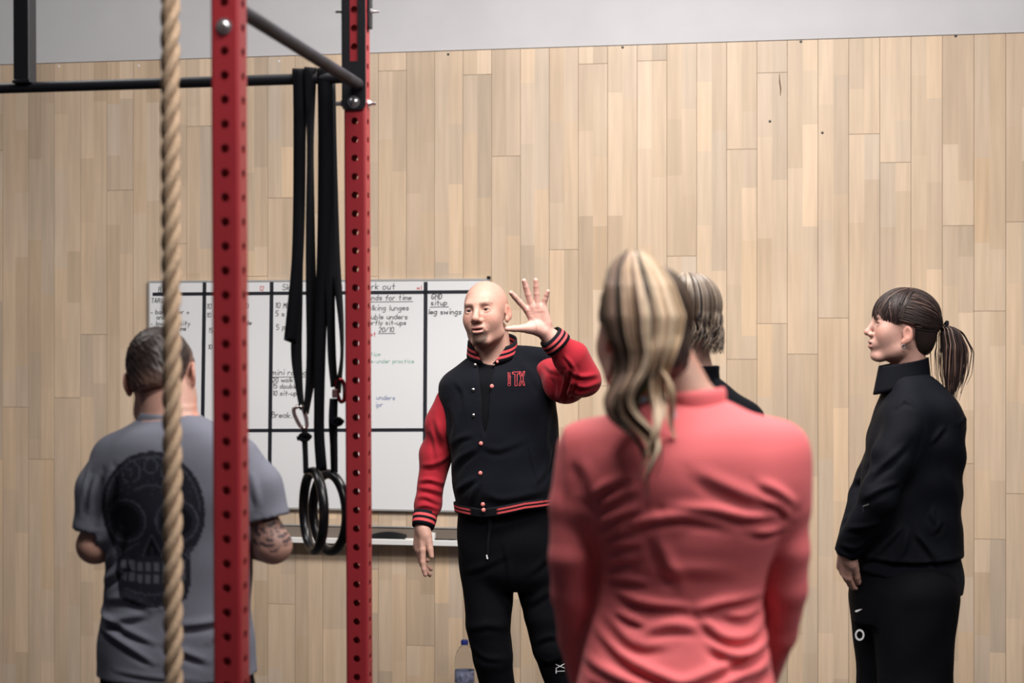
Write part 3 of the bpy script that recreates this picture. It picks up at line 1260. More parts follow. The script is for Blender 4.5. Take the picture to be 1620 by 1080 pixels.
def sculpt(name, ops, h, parent, m, fine=((), (), ()), disp=None, color=None, relax=1, pad=0.03):
    """build one mesh object out of implicit shapes; disp(V, N) pushes along the normal, color(V, N) gives pigment"""
    add = [o for o in ops if not o.s]
    lo = np.min([o.lo for o in add], 0) - pad
    hi = np.max([o.hi for o in add], 0) + pad
    ax = [axis(lo[q], hi[q], h, fine[q]) for q in range(3)]
    D = field(ops, *ax)
    V, F = surface(D, *ax, relax=relax)
    N = normals(V, F)
    if disp is not None:
        V = V + N * disp(V, N)[:, None]
        N = normals(V, F)
    c = color(V, N) if color is not None else None
    return mesh_np(name, V, F, m, parent, c)


def wob(V, seed, scale, n=7):
    """smooth wandering noise, about -1..1"""
    r = np.random.RandomState(seed)
    out = np.zeros(len(V))
    sc = np.array(scale if np.ndim(scale) else (scale,) * 3, float)
    for i in range(n):
        d = r.normal(size=3)
        d /= np.linalg.norm(d)
        f = r.uniform(0.6, 1.7)
        out += np.sin((V * sc) @ d * f * 2 * PI + r.uniform(0, 6.28) + 0.6 * np.sin((V * sc) @ r.normal(size=3) * 2.2 + r.uniform(0, 6)))
    return out / math.sqrt(n)


def seg_dist(X, Z, pts):
    """distance in the x-z plane to a polyline, side (+ above) and run 0..1"""
    P = np.asarray(pts, float)
    best = np.full(len(X), 9.0)
    sd = np.zeros(len(X))
    run = np.zeros(len(X))
    n = len(P) - 1
    for i in range(n):
        a, b = P[i], P[i + 1]
        d = b - a
        L2 = d @ d + 1e-12
        t = np.clip(((X - a[0]) * d[0] + (Z - a[1]) * d[1]) / L2, 0, 1)
        qx, qz = X - a[0] - t * d[0], Z - a[1] - t * d[1]
        ds = np.hypot(qx, qz)
        cr = d[0] * qz - d[1] * qx
        mk = ds < best
        best = np.where(mk, ds, best)
        sd = np.where(mk, np.sign(cr), sd)
        run = np.where(mk, (i + t) / n, run)
    return best, sd, run


def folds(V, N, strokes, facing=-1):
    """cloth folds drawn as polylines (x, z): a ridge with a valley below it; fades at both ends"""
    out = np.zeros(len(V))
    msk = np.clip(N[:, 1] * facing * 1.6 + 0.15, 0, 1)
    X, Z = V[:, 0], V[:, 2]
    for st in strokes:
        pts, w, amp = st[:3]
        P = np.asarray(smooth_path([(p[0], p[1], 0) for p in pts], 14))[:, :2]
        bb = (X > P[:, 0].min() - 4 * w) & (X < P[:, 0].max() + 4 * w) & (Z > P[:, 1].min() - 4 * w) & (Z < P[:, 1].max() + 4 * w)
        i = np.nonzero(bb)[0]
        d, s, r = seg_dist(X[i], Z[i], P)
        sgn = d * s * (1 if P[-1, 0] >= P[0, 0] else -1)
        e = np.sin(np.clip(r, 0.02, 0.98) * PI) ** 0.6
        out[i] += amp * e * (np.exp(-(sgn / w) ** 2) - 0.85 * np.exp(-((sgn + 1.7 * w) / (0.9 * w)) ** 2)) * msk[i]
    return out


def rotz(a):
    c, s = math.cos(a), math.sin(a)
    return np.array([[c, -s, 0], [s, c, 0], [0, 0, 1.0]])


def rotx(a):
    c, s = math.cos(a), math.sin(a)
    return np.array([[1.0, 0, 0], [0, c, -s], [0, s, c]])


def roty(a):
    c, s = math.cos(a), math.sin(a)
    return np.array([[c, 0, s], [0, 1.0, 0], [-s, 0, c]])


# ---- a head, 0.235 m tall, looking along -y, middle between the ears at the origin
def head_ops(mouth=0.0012, jaw=1.0, nose=1.0, brow=1.0, ears=True, ear=(0.0, 0.0), flare=0.42, lid=1.0, deep=0.0):
    E = []
    U = E.append
    U(ell((0, 0.014, 0.032), (0.0745, 0.095, 0.085)))
    U(ell((0, -0.030, -0.008), (0.0630 * (0.4 + 0.6 * jaw), 0.060, 0.086), 0.03))
    U(ell((0, -0.028, -0.066), (0.0545 * jaw, 0.050, 0.045), 0.025))
    U(ell((0, -0.072, -0.099), (0.024 * jaw, 0.019, 0.018), 0.022))
    for s in (-1, 1):
        U(ell((s * 0.036, -0.058, -0.026), (0.026, 0.023, 0.028), 0.028))
        U(cap((s * 0.052, -0.008, -0.075), (s * 0.022, -0.062, -0.104), 0.014 * jaw, 0.012, 0.02))
    for s in (-1, 1):
        U(ell((s * 0.040 * jaw, -0.016, -0.054), (0.021, 0.038, 0.038), 0.03))
    U(cap((-0.032, -0.0795, 0.026), (0.032, -0.0795, 0.026), 0.0105 * brow, 0.0105 * brow, 0.022))
    for s in (-1, 1):
        U(ell((s * 0.032, -0.0995 + deep, 0.006), (0.022, 0.015, 0.0130), 0.012, True))
        U(ell((s * 0.0315, -0.0728, 0.004), (0.0165, 0.0165, 0.0150), 0.004))
    U(cap((0, -0.084, 0.020), (0, -0.108, -0.024), 0.0085, 0.0105 * nose, 0.012))
    U(ell((0, -0.1085, -0.0285), (0.0120 * nose, 0.0115, 0.0100), 0.008))
    for s in (-1, 1):
        U(ell((s * 0.0135 * nose, -0.0965, -0.0335), (0.0085, 0.0110, 0.0078), 0.006))
        U(ell((s * 0.0062, -0.106, -0.0405), (0.0036, 0.0048, 0.0035), 0.002, True))
    U(ell((0, -0.079, -0.062), (0.030, 0.020, 0.022), 0.015))
    U(ell((0, -0.0965, -0.0570), (0.0220, 0.0062, 0.0048), 0.006))
    U(ell((0, -0.0950, -0.0705 - mouth), (0.0190, 0.0066, 0.0060), 0.006))
    U(ell((0, -0.1040, -0.0632 - mouth * 0.5), (0.0225, 0.0125, 0.0010 + mouth), 0.0015, True))
    for s in (-1, 1):
        U(ell((s * 0.0315, -0.0935, 0.0035), (0.0130, 0.0130, 0.0050 * lid), 0.002, True))
    if ears:
        for s in (-1, 1):
            R = rotz(-s * flare) @ rotx(0.18)
            ey, ez = ear
            U(ell((s * 0.0790, 0.018 + ey, -0.001 + ez), (0.0060, 0.0165, 0.0285), 0.005, R=R))
            U(ell((s * 0.0745, 0.011 + ey, -0.026 + ez), (0.0070, 0.0105, 0.0120), 0.006))
            U(ell((s * 0.0850, 0.013 + ey, 0.003 + ez), (0.0062, 0.0098, 0.0175), 0.003, True, R=R))
    return E


def skin_pigment(L, base, lips=(0.42, 0.17, 0.15), beard=None, brows=None, scalp=None):
    """pigment of a head given in head coordinates L"""
    c = np.tile(np.array(base, float), (len(L), 1))
    x, y, z = L[:, 0], L[:, 1], L[:, 2]

    def mix(col, w):
        w = np.clip(w, 0, 1)[:, None]
        c[:] = c * (1 - w) + np.array(col) * w
    g = lambda cx, cy, cz, rx, ry, rz: np.exp(-(((np.abs(x) - cx) / rx) ** 2 + ((y - cy) / ry) ** 2 + ((z - cz) / rz) ** 2))
    flush = np.array(base) * np.array([1.02, 0.82, 0.78])
    mix(flush, 0.7 * g(0.040, -0.075, -0.025, 0.022, 0.03, 0.02))
    mix(flush, 0.6 * g(0.0, -0.115, -0.028, 0.014, 0.02, 0.012))
    mix(flush, 0.8 * (np.abs(x) > 0.074) * (y > -0.02) * (y < 0.05))
    mix(np.array(base) * 0.72, 0.6 * g(0.030, -0.085, -0.011, 0.016, 0.02, 0.006))
    if beard is not None:
        r = wob(L, 3, 160) * 0.05
        rad_ = (np.abs(x) / 0.031) ** 2 + ((z + 0.083) / 0.034) ** 2 + r
        chin = (rad_ < 1.0) & (y < -0.03)
        soft = np.clip((1.12 - rad_) / 0.4, 0, 1) * (y < -0.03)
        lipzone = ((np.abs(x) / 0.024) ** 2 + ((z + 0.0635) / 0.0115) ** 2 < 1.0)
        nocheek = ((np.abs(x) / 0.016) ** 2 + ((z + 0.083) / 0.006) ** 2 < 1.0)
        mix(beard, 0.66 * soft * (~lipzone & ~nocheek & (z < -0.044)))
        mix(beard, 0.85 * soft * np.clip((-0.076 - z) / 0.02, 0, 1))
        mix(beard, 0.20 * np.clip((-0.030 - z) / 0.04, 0, 1) * np.clip((0.01 - y) / 0.03, 0, 1))
    lip = ((np.abs(x) / 0.0225) ** 2 + ((z + 0.0635) / 0.0110) ** 2 < 1.0) & (y < -0.075)
    mix(lips, 0.75 * lip)
    inner = ((np.abs(x) / 0.020) ** 2 + ((z + 0.0638) / 0.0032) ** 2 < 1.0) & (y > -0.0985) & (y < -0.06)
    mix((0.06, 0.02, 0.02), 0.9 * inner)
    if brows is not None:
        ax_ = np.abs(x)
        zb = 0.0235 + 0.006 * np.clip((ax_ - 0.014) / 0.028, 0, 1) - 0.005 * np.clip((ax_ - 0.038) / 0.014, 0, 1)
        w = np.exp(-((z - zb) / 0.0042) ** 2) * (ax_ > 0.012) * (ax_ < 0.053) * (y < -0.05)
        mix(brows, 0.62 * w)
    lash = (((np.abs(x) - 0.0315) / 0.0150) ** 2 + ((z - 0.0045) / 0.0078) ** 2 < 1.0) & (((np.abs(x) - 0.0315) / 0.0135) ** 2 + ((z - 0.0030) / 0.0054) ** 2 > 0.9) & (z > 0.002) & (y < -0.07)
    mix((0.09, 0.05, 0.045), 0.7 * lash)
    if scalp is not None:
        mix(scalp[0], scalp[1](L))
    return c


M['eye'] = mat('eye', attr=True, rough=0.1)


def eyes(parent, R, t, s, look, iris=(0.035, 0.032, 0.035)):
    """two eyeballs; look = direction in head space"""
    look = np.array(look, float)
    look /= np.linalg.norm(look)
    th = np.linspace(0, PI, 17)
    ph = np.linspace(0, 2 * PI, 21)[:-1]
    B = np.array([[math.sin(a) * math.cos(b), math.sin(a) * math.sin(b), math.cos(a)] for a in th for b in ph])
    F = [(i * 20 + k, i * 20 + (k + 1) % 20, (i + 1) * 20 + (k + 1) % 20, (i + 1) * 20 + k) for i in range(16) for k in range(20)]
    z = Vector((0, 0, 1)).rotation_difference(Vector(look)).to_matrix()
    W = B @ np.array(z).T
    ang = np.arccos(np.clip(B[:, 2], -1, 1))
    col = np.tile(np.array((0.34, 0.29, 0.27)), (len(B), 1))
    col[ang < 0.62] = iris
    col[ang < 0.28] = (0.01, 0.01, 0.01)
    for sx in (-1, 1):
        V = (W * 0.0122 + np.array((sx * 0.0315, -0.0730, 0.0035))) * s @ R.T + t
        mesh_np('eye', V, np.array(F), M['eye'], parent, col)


def hand_ops(W, d, n, side, curl=(0.25, 0.3, 0.35, 0.4), spread=(0.12, 0.03, -0.05, -0.14), s=1.0, thumb=(0.6, 0.25), tips=None):
    """palm and five fingers. W wrist, d towards the fingers, n out of the palm, side = +1 when the thumb lies along d x n"""
    W = np.array(W, float)
    d = np.array(d, float) / np.linalg.norm(d)
    n = np.array(n, float)
    n = n - d * (n @ d)
    n /= np.linalg.norm(n)
    t = side * np.cross(d, n)
    E = []
    off = [0.029, 0.0095, -0.0095, -0.0275]
    kn = [0.091, 0.095, 0.090, 0.081]
    ln = [(0.043, 0.026, 0.020), (0.047, 0.030, 0.021), (0.044, 0.028, 0.021), (0.035, 0.021, 0.019)]
    rr = [0.0104, 0.0106, 0.0101, 0.0090]
    for i in range(4):
        K = W + s * (d * kn[i] + t * off[i])
        B = W + s * (d * 0.012 + t * off[i] * 0.62)
        E.append(cap(B, K, 0.0150 * s, 0.0112 * s, 0.012 * s))
    E.append(cap(W + s * (d * 0.03 + t * 0.018 + n * 0.004), W + s * (d * 0.02 + t * 0.0), 0.017 * s, 0.014 * s, 0.012 * s))
    E.append(cap(W + s * (d * 0.025 - t * 0.020 + n * 0.003), W + s * (d * 0.07 - t * 0.024), 0.014 * s, 0.011 * s, 0.012 * s))
    for i in range(4):
        K = W + s * (d * kn[i] + t * off[i])
        if tips is not None:
            T = np.array(tips[i], float)
            a = K + (T - K) * 0.48
            b = K + (T - K) * 0.77
            P = [K, a - n * 0.002, b - n * 0.002, T]
        else:
            dv = d * math.cos(spread[i]) + t * math.sin(spread[i])
            P = [K]
            a = 0.0
            for q, wgt in enumerate((0.8, 1.3, 0.9)):
                a += curl[i] * wgt
                P.append(P[-1] + s * ln[i][q] * (dv * math.cos(a) + n * math.sin(a)))
        r0 = rr[i] * s
        E.append(cap(P[0], P[1], r0 * 1.06, r0, 0.006 * s))
        E.append(cap(P[1], P[2], r0, r0 * 0.93, 0.003 * s))
        E.append(cap(P[2], P[3], r0 * 0.93, r0 * 0.78, 0.003 * s))
    if tips is not None:
        T = np.array(tips[4], float)
        B = W + s * (d * 0.022 + t * 0.022 + n * 0.006)
        Q = [B, B + (T - B) * 0.48, B + (T - B) * 0.76, T]
    else:
        B = W + s * (d * 0.020 + t * 0.020 + n * 0.006)
        u = t * math.sin(thumb[0]) + d * math.cos(thumb[0]) + n * thumb[1]
        u /= np.linalg.norm(u)
        v = u * 0.75 + d * 0.55
        v /= np.linalg.norm(v)
        Q = [B, B + s * 0.042 * u, B + s * (0.042 * u + 0.032 * v), B + s * (0.042 * u + 0.058 * v)]
    E.append(cap(Q[0], Q[1], 0.0195 * s, 0.0135 * s, 0.016 * s))
    E.append(cap(W + s * (d * 0.012 + t * 0.012 + n * 0.004), Q[0] + (Q[1] - Q[0]) * 0.5, 0.017 * s, 0.015 * s, 0.016 * s))
    E.append(cap(Q[1], Q[2], 0.0132 * s, 0.0115 * s, 0.004 * s))
    E.append(cap(Q[2], Q[3], 0.0115 * s, 0.0088 * s, 0.003 * s))
    return E


def bvh_of(o):
    me = o.data
    n = len(me.vertices)
    co = np.zeros(n * 3)
    me.vertices.foreach_get('co', co)
    return BVHTree.FromPolygons([tuple(v) for v in co.reshape(-1, 3)], [tuple(p.vertices) for p in me.polygons])


def ring_band(name, rows, m, parent, colors, n=64, thick=0.004, a0=0.0, a1=2 * PI, gap=None, rib=0.0, ribs=0):
    """knitted band: rows = list of closed outlines f(angle)->(x, y, z); colors per row"""
    full = abs(a1 - a0 - 2 * PI) < 1e-6
    A = np.linspace(a0, a1, n + 1)
    if full:
        A = A[:-1]
    m_ = len(A)
    V = []
    C = []
    for row, c in zip(rows, colors):
        for a in A:
            V.append(row(a))
            cc = c
            if gap is not None and gap[0] < a < gap[1]:
                cc = gap[2]
            C.append(cc)
    F = []
    for i in range(len(rows) - 1):
        for k in range(m_ if full else m_ - 1):
            k2 = (k + 1) % m_
            F.append((i * m_ + k, i * m_ + k2, (i + 1) * m_ + k2, (i + 1) * m_ + k))
    V = np.array(V)
    Fq = np.array(F)
    N = normals(V, Fq)
    if rib:
        ph = np.tile(np.arange(m_), len(rows))
        V = V + N * (rib * np.cos(ph * 2 * PI * ribs / m_))[:, None]
    o = mesh_np(name, V, Fq, m, parent, np.array(C))
    md = o.modifiers.new('thickness', 'SOLIDIFY')
    md.thickness = thick
    md.offset = -1
    return o


# ---- hair as many fine tapered strands
def strands(name, paths, r0, m, parent, cols, sides=5, taper=(0.5, 1.0, 0.25), flat=1.0):
    VV, FF, CC = [], [], []
    n = 0
    for P, c in zip(paths, cols):
        L = len(P)
        u = np.linspace(0, 1, L)
        r = r0 * np.where(u < 0.25, taper[0] + (taper[1] - taper[0]) * u / 0.25, taper[1] + (taper[2] - taper[1]) * np.clip((u - 0.6) / 0.4, 0, 1))
        V, F = tube_np(np.asarray(P), r, sides, flat=flat)
        VV.append(V)
        FF.append(F + n)
        c = np.asarray(c, float)
        if c.ndim == 1:
            CC.append(np.tile(c, (len(V), 1)))
        else:
            CC.append(np.repeat(c, sides, axis=0))
        n += len(V)
    return mesh_np(name, np.vstack(VV), np.vstack(FF), m, parent, np.vstack(CC))


def combed(center, R, rad, d0, d1, n=22, lift=0.0, sag=0.0):
    """path over the skull ellipsoid from direction d0 to d1"""
    d0 = np.array(d0, float) / np.linalg.norm(d0)
    d1 = np.array(d1, float) / np.linalg.norm(d1)
    w = math.acos(max(-1, min(1, float(d0 @ d1))))
    u = np.linspace(0, 1, n)[:, None]
    D = (np.sin((1 - u) * w) * d0 + np.sin(u * w) * d1) / max(math.sin(w), 1e-4)
    rad = np.array(rad)
    q = 1.0 / np.sqrt(((D / rad) ** 2).sum(1))[:, None]
    P = D * (q + lift * np.sin(u * PI) ** 0.7)
    return P @ R.T + center


M['skin'] = mat('skin', attr=True, rough=0.5, sss=0.12, noise=0.05, nscale=(70, 70, 70), bump=0.12, bscale=600, spec=0.35)
M['hair'] = mat('hair', attr=True, rough=0.42, spec=0.35)
M['wool'] = mat('navy_black_wool', srgb(10, 12, 21), 0.9, sheen=0.03, bump=0.4, bscale=500, spec=0.15)
M['jersey'] = mat('black_jersey', srgb(6, 7, 13), 0.85, bump=0.2, bscale=700, spec=0.12)
M['tech'] = mat('black_sports_fabric', srgb(9, 11, 19), 0.78, bump=0.15, bscale=700, spec=0.14)
M['red_sleeve'] = mat('red_fleece', srgb(160, 30, 44), 0.8, sheen=0.1, bump=0.3, bscale=500, spec=0.2)
M['pink'] = mat('coral_pink_jersey', srgb(236, 116, 120), 0.7, sheen=0.1, bump=0.15, bscale=800, spec=0.25)
M['grey_tee'] = mat('grey_cotton', attr=True, rough=0.9, noise=0.06, nscale=(300, 300, 300), spec=0.15)
M['rib'] = mat('striped_rib_knit', attr=True, rough=0.85, spec=0.2)
M['snap_pink'] = mat('pink_snap', srgb(225, 130, 125), 0.4)
M['shoe'] = mat('black_shoe', srgb(20, 20, 24), 0.6)
M['sole'] = mat('white_sole', srgb(200, 200, 200), 0.6)
M['print_white'] = mat('white_print', srgb(225, 225, 228), 0.6)
M['print_red'] = mat('red_thread', srgb(200, 60, 66), 0.7)
BLK = srgb(12, 13, 20)[:3]
STR = srgb(214, 84, 88)[:3]
SKIN = (0.50, 0.285, 0.225)


def shoe(parent, x, y, yaw, s=1.0):
    o = empty('shoe', (x, y, 0), (0, 0, yaw))
    o.parent = parent
    E = [ell((0, 0.02, 0.055), (0.042 * s, 0.06 * s, 0.05), 0.02), cap((0, 0.03, 0.045), (0, -0.14 * s, 0.038), 0.042 * s, 0.036 * s, 0.02),
         ell((0, -0.10 * s, 0.035), (0.048 * s, 0.09 * s, 0.034), 0.02), half((0, 0, 0.022), (0, 0, -1), (-0.2, -0.3, -0.1), (0.2, 0.3, 0.022))]
    sculpt('upper', E, 0.008, o, M['shoe'])
    E = [ell((0, -0.10 * s, 0.012), (0.050 * s, 0.095 * s, 0.03), 0.02), ell((0, 0.0, 0.012), (0.044 * s, 0.075 * s, 0.03), 0.02),
         half((0, 0, 0.002), (0, 0, -1), (-0.2, -0.3, -0.1), (0.2, 0.3, 0.002)), half((0, 0, 0.024), (0, 0, 1), (-0.2, -0.3, 0.024), (0.2, 0.3, 0.1))]
    sculpt('sole', E, 0.008, o, M['sole'])
    return o


def text_geo(txt, m, size=1.0):
    """flat outline of a word -> (verts, faces) in its own x-y plane, height about 0.7*size"""
    cu = bpy.data.curves.new('word', 'FONT')
    cu.body = txt
    cu.size = size
    cu.resolution_u = 3
    o = bpy.data.objects.new('word', cu)
    COL.objects.link(o)
    dg = bpy.context.evaluated_depsgraph_get()
    me = o.evaluated_get(dg).to_mesh()
    V = np.array([v.co[:] for v in me.vertices])
    F = [tuple(p.vertices) for p in me.polygons]
    o.evaluated_get(dg).to_mesh_clear()
    bpy.data.objects.remove(o)
    bpy.data.curves.remove(cu)
    return V, F


def project(P, bvh, lift=0.0025, dirv=(0, 1, 0), back=1.0):
    d = Vector(dirv)
    out = []
    for p in P:
        h = bvh.ray_cast(Vector(p) - d * back, d, 3 * back)
        out.append((h[0] - d * lift) if h[0] is not None else Vector(p))
    return np.array([tuple(v) for v in out])

# ------------------------------------------------------------ people


class Who:
    """a person standing at depth y; pt() gives local coordinates of what the photo shows at a pixel"""

    def __init__(s, px, y, label, group=None):
        s.y = y
        s.o = at(px, 540, y) * np.array([1, 1, 0])
        s.root = empty('person', s.o)
        tag(s.root, label, 'person', group)

    def pt(s, px, py, dy=0.0):
        return at(px, py, s.y + dy) - s.o

    def z(s, py):
        return s.pt(810, py)[2]

    def row(s, py, l, r, cy, ry):
        a, b = s.pt(l, py, cy * 0), s.pt(r, py, cy * 0)
        return (a[2], (a[0] + b[0]) / 2, cy, (b[0] - a[0]) / 2, ry)


def shrink(rows, dx, dy, dz=0.0):
    return [(r[0] + dz, r[1], r[2], max(r[3] - dx, 0.02), max(r[4] - dy, 0.02)) for r in rows]


def legs_ops(hl, hr, kl, kr, al, ar, r=(0.085, 0.058, 0.040), k=0.008, foot=None):
    E = []
    r = tuple(q * 0.80 for q in r)
    for h, kn, a in ((hl, kl, al), (hr, kr, ar)):
        h, kn, a = map(np.array, (h, kn, a))
        cf = kn + (a - kn) * 0.35
        E += [cap(h, kn, r[0], r[1], k), cap(kn, cf, r[1], r[1] * 0.97, k), cap(cf, a, r[1] * 0.97, r[2], k)]
        if foot is not None:
            f = np.array(foot)
            E += [cap(a, (a[0], a[1], 0.05), r[2], 0.036, 0.02), cap((a[0], a[1], 0.045), np.array((a[0], a[1], 0.04)) + f * 0.12, 0.032, 0.026, 0.02)]
    return E


def coach():
    w = Who(790, 5.72, 'bald goateed man in black and red varsity jacket raising his open hand')
    root = w.root
    pt = w.pt
    HR = rotz(math.radians(-19)) @ roty(math.radians(-5.0)) @ rotx(math.radians(-4))
    HT = pt(768.5, 496.0, -0.03)
    # ---- body
    jr = [w.row(556, 757, 812, 0.03, 0.060), w.row(566, 738, 836, 0.03, 0.075), w.row(577, 722, 855, 0.02, 0.092), w.row(590, 705, 868, 0.01, 0.108), w.row(603, 697, 874, 0.0, 0.118), w.row(620, 696, 878, 0.0, 0.127),
          w.row(648, 700, 881, -0.005, 0.138), w.row(690, 708, 884, -0.01, 0.148), w.row(735, 713, 886, -0.012, 0.152), w.row(775, 716, 887, -0.012, 0.152), w.row(800, 722, 884, -0.01, 0.145)]
    sl, el, wl = pt(722, 630, 0.0), pt(688, 722, 0.03), pt(668, 832, -0.03)
    sr, er, wr = pt(858, 592, 0.0), pt(928, 596, -0.20), pt(873, 536, -0.27)
    palm_l = dict(W=wl + np.array((-0.004, 0, 0.004)), d=(-0.06, -0.16, -1.0), n=(0.80, 0.42, 0.0))
    tips = [pt(808.5, 463, -0.335), pt(829, 444, -0.325), pt(847.5, 443, -0.315), pt(867, 460.5, -0.31), pt(802.5, 520, -0.33)]
    skin = [loft(shrink(jr, 0.02, 0.02), 0.0)]
    skin += [cap(pt(777, 528, 0.018), pt(782, 585, 0.02), 0.062, 0.070, 0.03)]
    skin += moved(head_ops(mouth=0.0030, jaw=0.88, nose=1.08, brow=1.15, lid=0.90, deep=0.003), HR, HT, 1.0)
    skin += [cap(sl, el, 0.036, 0.032, 0.006), cap(el, wl, 0.031, 0.026, 0.006)]
    skin += [cap(sr, er, 0.036, 0.038, 0.006), cap(er, wr, 0.038, 0.030, 0.006)]
    skin += hand_ops(side=1, curl=(0.10, 0.30, 0.42, 0.5), spread=(0.05, 0.0, -0.02, -0.05), thumb=(0.42, 0.30), s=0.97, **palm_l)
    Wr = pt(861, 524, -0.285)
    skin += [cap(wr, Wr, 0.031, 0.027, 0.012)]
    skin += hand_ops(Wr, pt(843, 478, -0.30) - Wr, (0.05, -1, 0.1), -1, s=0.98, tips=tips)
    hipl, hipr, kl, kr, al, ar = pt(766, 880), pt(838, 880), pt(775, 1030, -0.02), pt(873, 1014, -0.02), pt(803, 1225, 0.03), pt(905, 1225, 0.02)
    skin += [loft([w.row(800, 735, 870, 0, 0.11), w.row(860, 735, 868, 0, 0.12), w.row(920, 745, 860, 0, 0.10)], 0.02)]
    skin += legs_ops(hipl, hipr, kl, kr, al, ar, (0.065, 0.036, 0.030), foot=(0, -1, 0))

    def pig(V, N):
        L = (V - HT) @ HR
        c = skin_pigment(L, SKIN, beard=(0.085, 0.052, 0.040), brows=(0.20, 0.12, 0.09), scalp=(np.array(SKIN) * 0.93, lambda L: 0.35 * (L[:, 2] > 0.045) * (L[:, 1] > -0.05)))
        body = (V[:, 2] < HT[2] - 0.14) | (np.linalg.norm(V - HT, axis=1) > 0.16)
        c[body] = SKIN
        hand = np.linalg.norm(V - pt(842, 495, -0.30), axis=1) < 0.16
        c[hand] = np.array((0.57, 0.32, 0.265))
        # palm creases and finger joints
        X, Z = V[:, 0], V[:, 2]
        hp = np.nonzero(hand & (N[:, 1] < 0.1))[0]
        for line in (((826, 494), (836, 497), (850, 494), (860, 492)), ((827, 497), (840, 503), (848, 511), (849, 524)), ((828, 493.5), (845, 492), (854, 494), (862, 493.5))):
            P = np.array([pt(a, b, -0.305)[[0, 2]] for a, b in line])
            d, s_, r_ = seg_dist(X[hp], Z[hp], P)
            k_ = np.exp(-(d / 0.0022) ** 2)[:, None] * 0.55
            c[hp] = c[hp] * (1 - k_) + np.array((0.33, 0.14, 0.115)) * k_
        return c

    def crease(V, N):
        L = (V - HT) @ HR
        out = np.zeros(len(V))
        nose_fold = np.abs(np.abs(L[:, 0]) - (0.020 + 0.35 * np.clip(-0.028 - L[:, 2], 0, 0.05)))
        out -= 0.0016 * np.exp(-(nose_fold / 0.0028) ** 2) * (L[:, 2] < -0.026) * (L[:, 2] > -0.066) * (L[:, 1] < -0.06)
        fr = np.sin(L[:, 2] * 2 * PI / 0.013) * np.exp(-(L[:, 0] / 0.035) ** 2) * (L[:, 2] > 0.035) * (L[:, 2] < 0.075) * (L[:, 1] < -0.05)
        return out + 0.0003 * fr
    zf = HT[2]
    fine = ([(pt(800, 500)[0] - 0.16, pt(880, 500)[0], 0.0024), (pt(645, 870)[0], pt(690, 870)[0], 0.003)], [(HT[1] - 0.135, HT[1] + 0.03, 0.0026), (-0.38, -0.24, 0.003)],
            [(zf - 0.125, pt(0, 438)[2], 0.0023), (pt(0, 905)[2], pt(0, 825)[2], 0.003)])
    body = sculpt('body', skin, 0.011, root, M['skin'], fine, disp=crease, color=pig, relax=1)
    eyes(body, HR, HT, 1.0, (-0.22, -1, 0.02))
    # ---- black T-shirt under the open jacket
    tee = sculpt('t_shirt', [loft(shrink(jr[1:-1], 0.012, 0.012), 0), ell(pt(784, 560, 0.0), (0.062, 0.075, 0.045), 0.01, True)], 0.008, root, M['jersey'])
    # ---- varsity jacket
    jo = [loft(jr, 0, n=2.3), cap(pt(818, 570, 0.02), pt(860, 567, 0.0), 0.050, 0.040, 0.035)]
    ax_top, ax_bot = pt(767, 552, -0.1), pt(766, 688, -0.1)

    def wedge(X, Y, Z):
        t = np.clip((ax_top[2] - Z) / (ax_top[2] - ax_bot[2]), 0, 1.2)
        cx = ax_top[0] + (ax_bot[0] - ax_top[0]) * t + 0.004
        hw = np.maximum(0.030 * (1 - t) ** 0.75, -0.01) if True else 0
        return np.maximum(np.abs(X - cx) - np.where(t < 1, 0.034 * np.maximum(1 - t, 0) ** 0.7, -0.02), Y + 0.02)
    jo.append(Op(wedge, (ax_bot[0] - 0.08, -0.3, ax_bot[2]), (ax_bot[0] + 0.08, 0.0, ax_top[2] + 0.08), 0.004, True))
    jo.append(ell(pt(782, 552, 0.005), (0.058, 0.075, 0.055), 0.008, True))
    px = lambda L: [(pt(a, b)[0], pt(a, b)[2]) for a, b in L]
    J = [(px([(716, 705), (728, 690), (750, 683)]), 0.010, 0.006), (px([(716, 745), (728, 722), (756, 702)]), 0.011, 0.008), (px([(722, 775), (735, 762), (757, 748)]), 0.010, 0.007),
         (px([(745, 790), (752, 770), (757, 757)]), 0.008, 0.006), (px([(765, 700), (790, 705), (830, 690)]), 0.012, 0.004), (px([(770, 775), (800, 782), (860, 768)]), 0.014, 0.006),
         (px([(715, 640), (722, 670), (718, 700)]), 0.010, 0.006), (px([(868, 640), (860, 690), (866, 730)]), 0.014, 0.006), (px([(846, 760), (862, 735), (872, 700)]), 0.010, 0.007),
         (px([(838, 700), (842, 725), (850, 757)]), 0.0045, 0.004), (px([(722, 600), (735, 620), (738, 650)]), 0.010, 0.004), (px([(820, 570), (840, 590), (856, 620)]), 0.010, 0.005)]

    def jd(V, N):
        seam = -0.002 * np.exp(-((V[:, 0] - (pt(762, 720)[0])) / 0.0025) ** 2) * (V[:, 2] < ax_bot[2]) * (N[:, 1] < -0.3)
        return folds(V, N, J) + 0.003 * wob(V, 4, 5) + seam
    jacket = sculpt('jacket', jo, 0.0055, root, M['wool'], disp=jd)
    jb = bvh_of(jacket)
    # sleeves
    so = [cap(pt(713, 634), pt(700, 668, 0.01), 0.052, 0.054, 0.03), cap(pt(700, 668, 0.01), pt(689, 722, 0.03), 0.054, 0.053, 0.03), cap(pt(689, 722, 0.03), pt(676, 800, 0.0), 0.054, 0.045, 0.03),
          cap(pt(676, 800, 0.0), pt(673, 814, -0.012), 0.047, 0.038, 0.02), half(pt(672.5, 818, -0.015), (-0.12, -0.2, -1), pt(640, 860, -0.1), pt(705, 818, 0.1))]
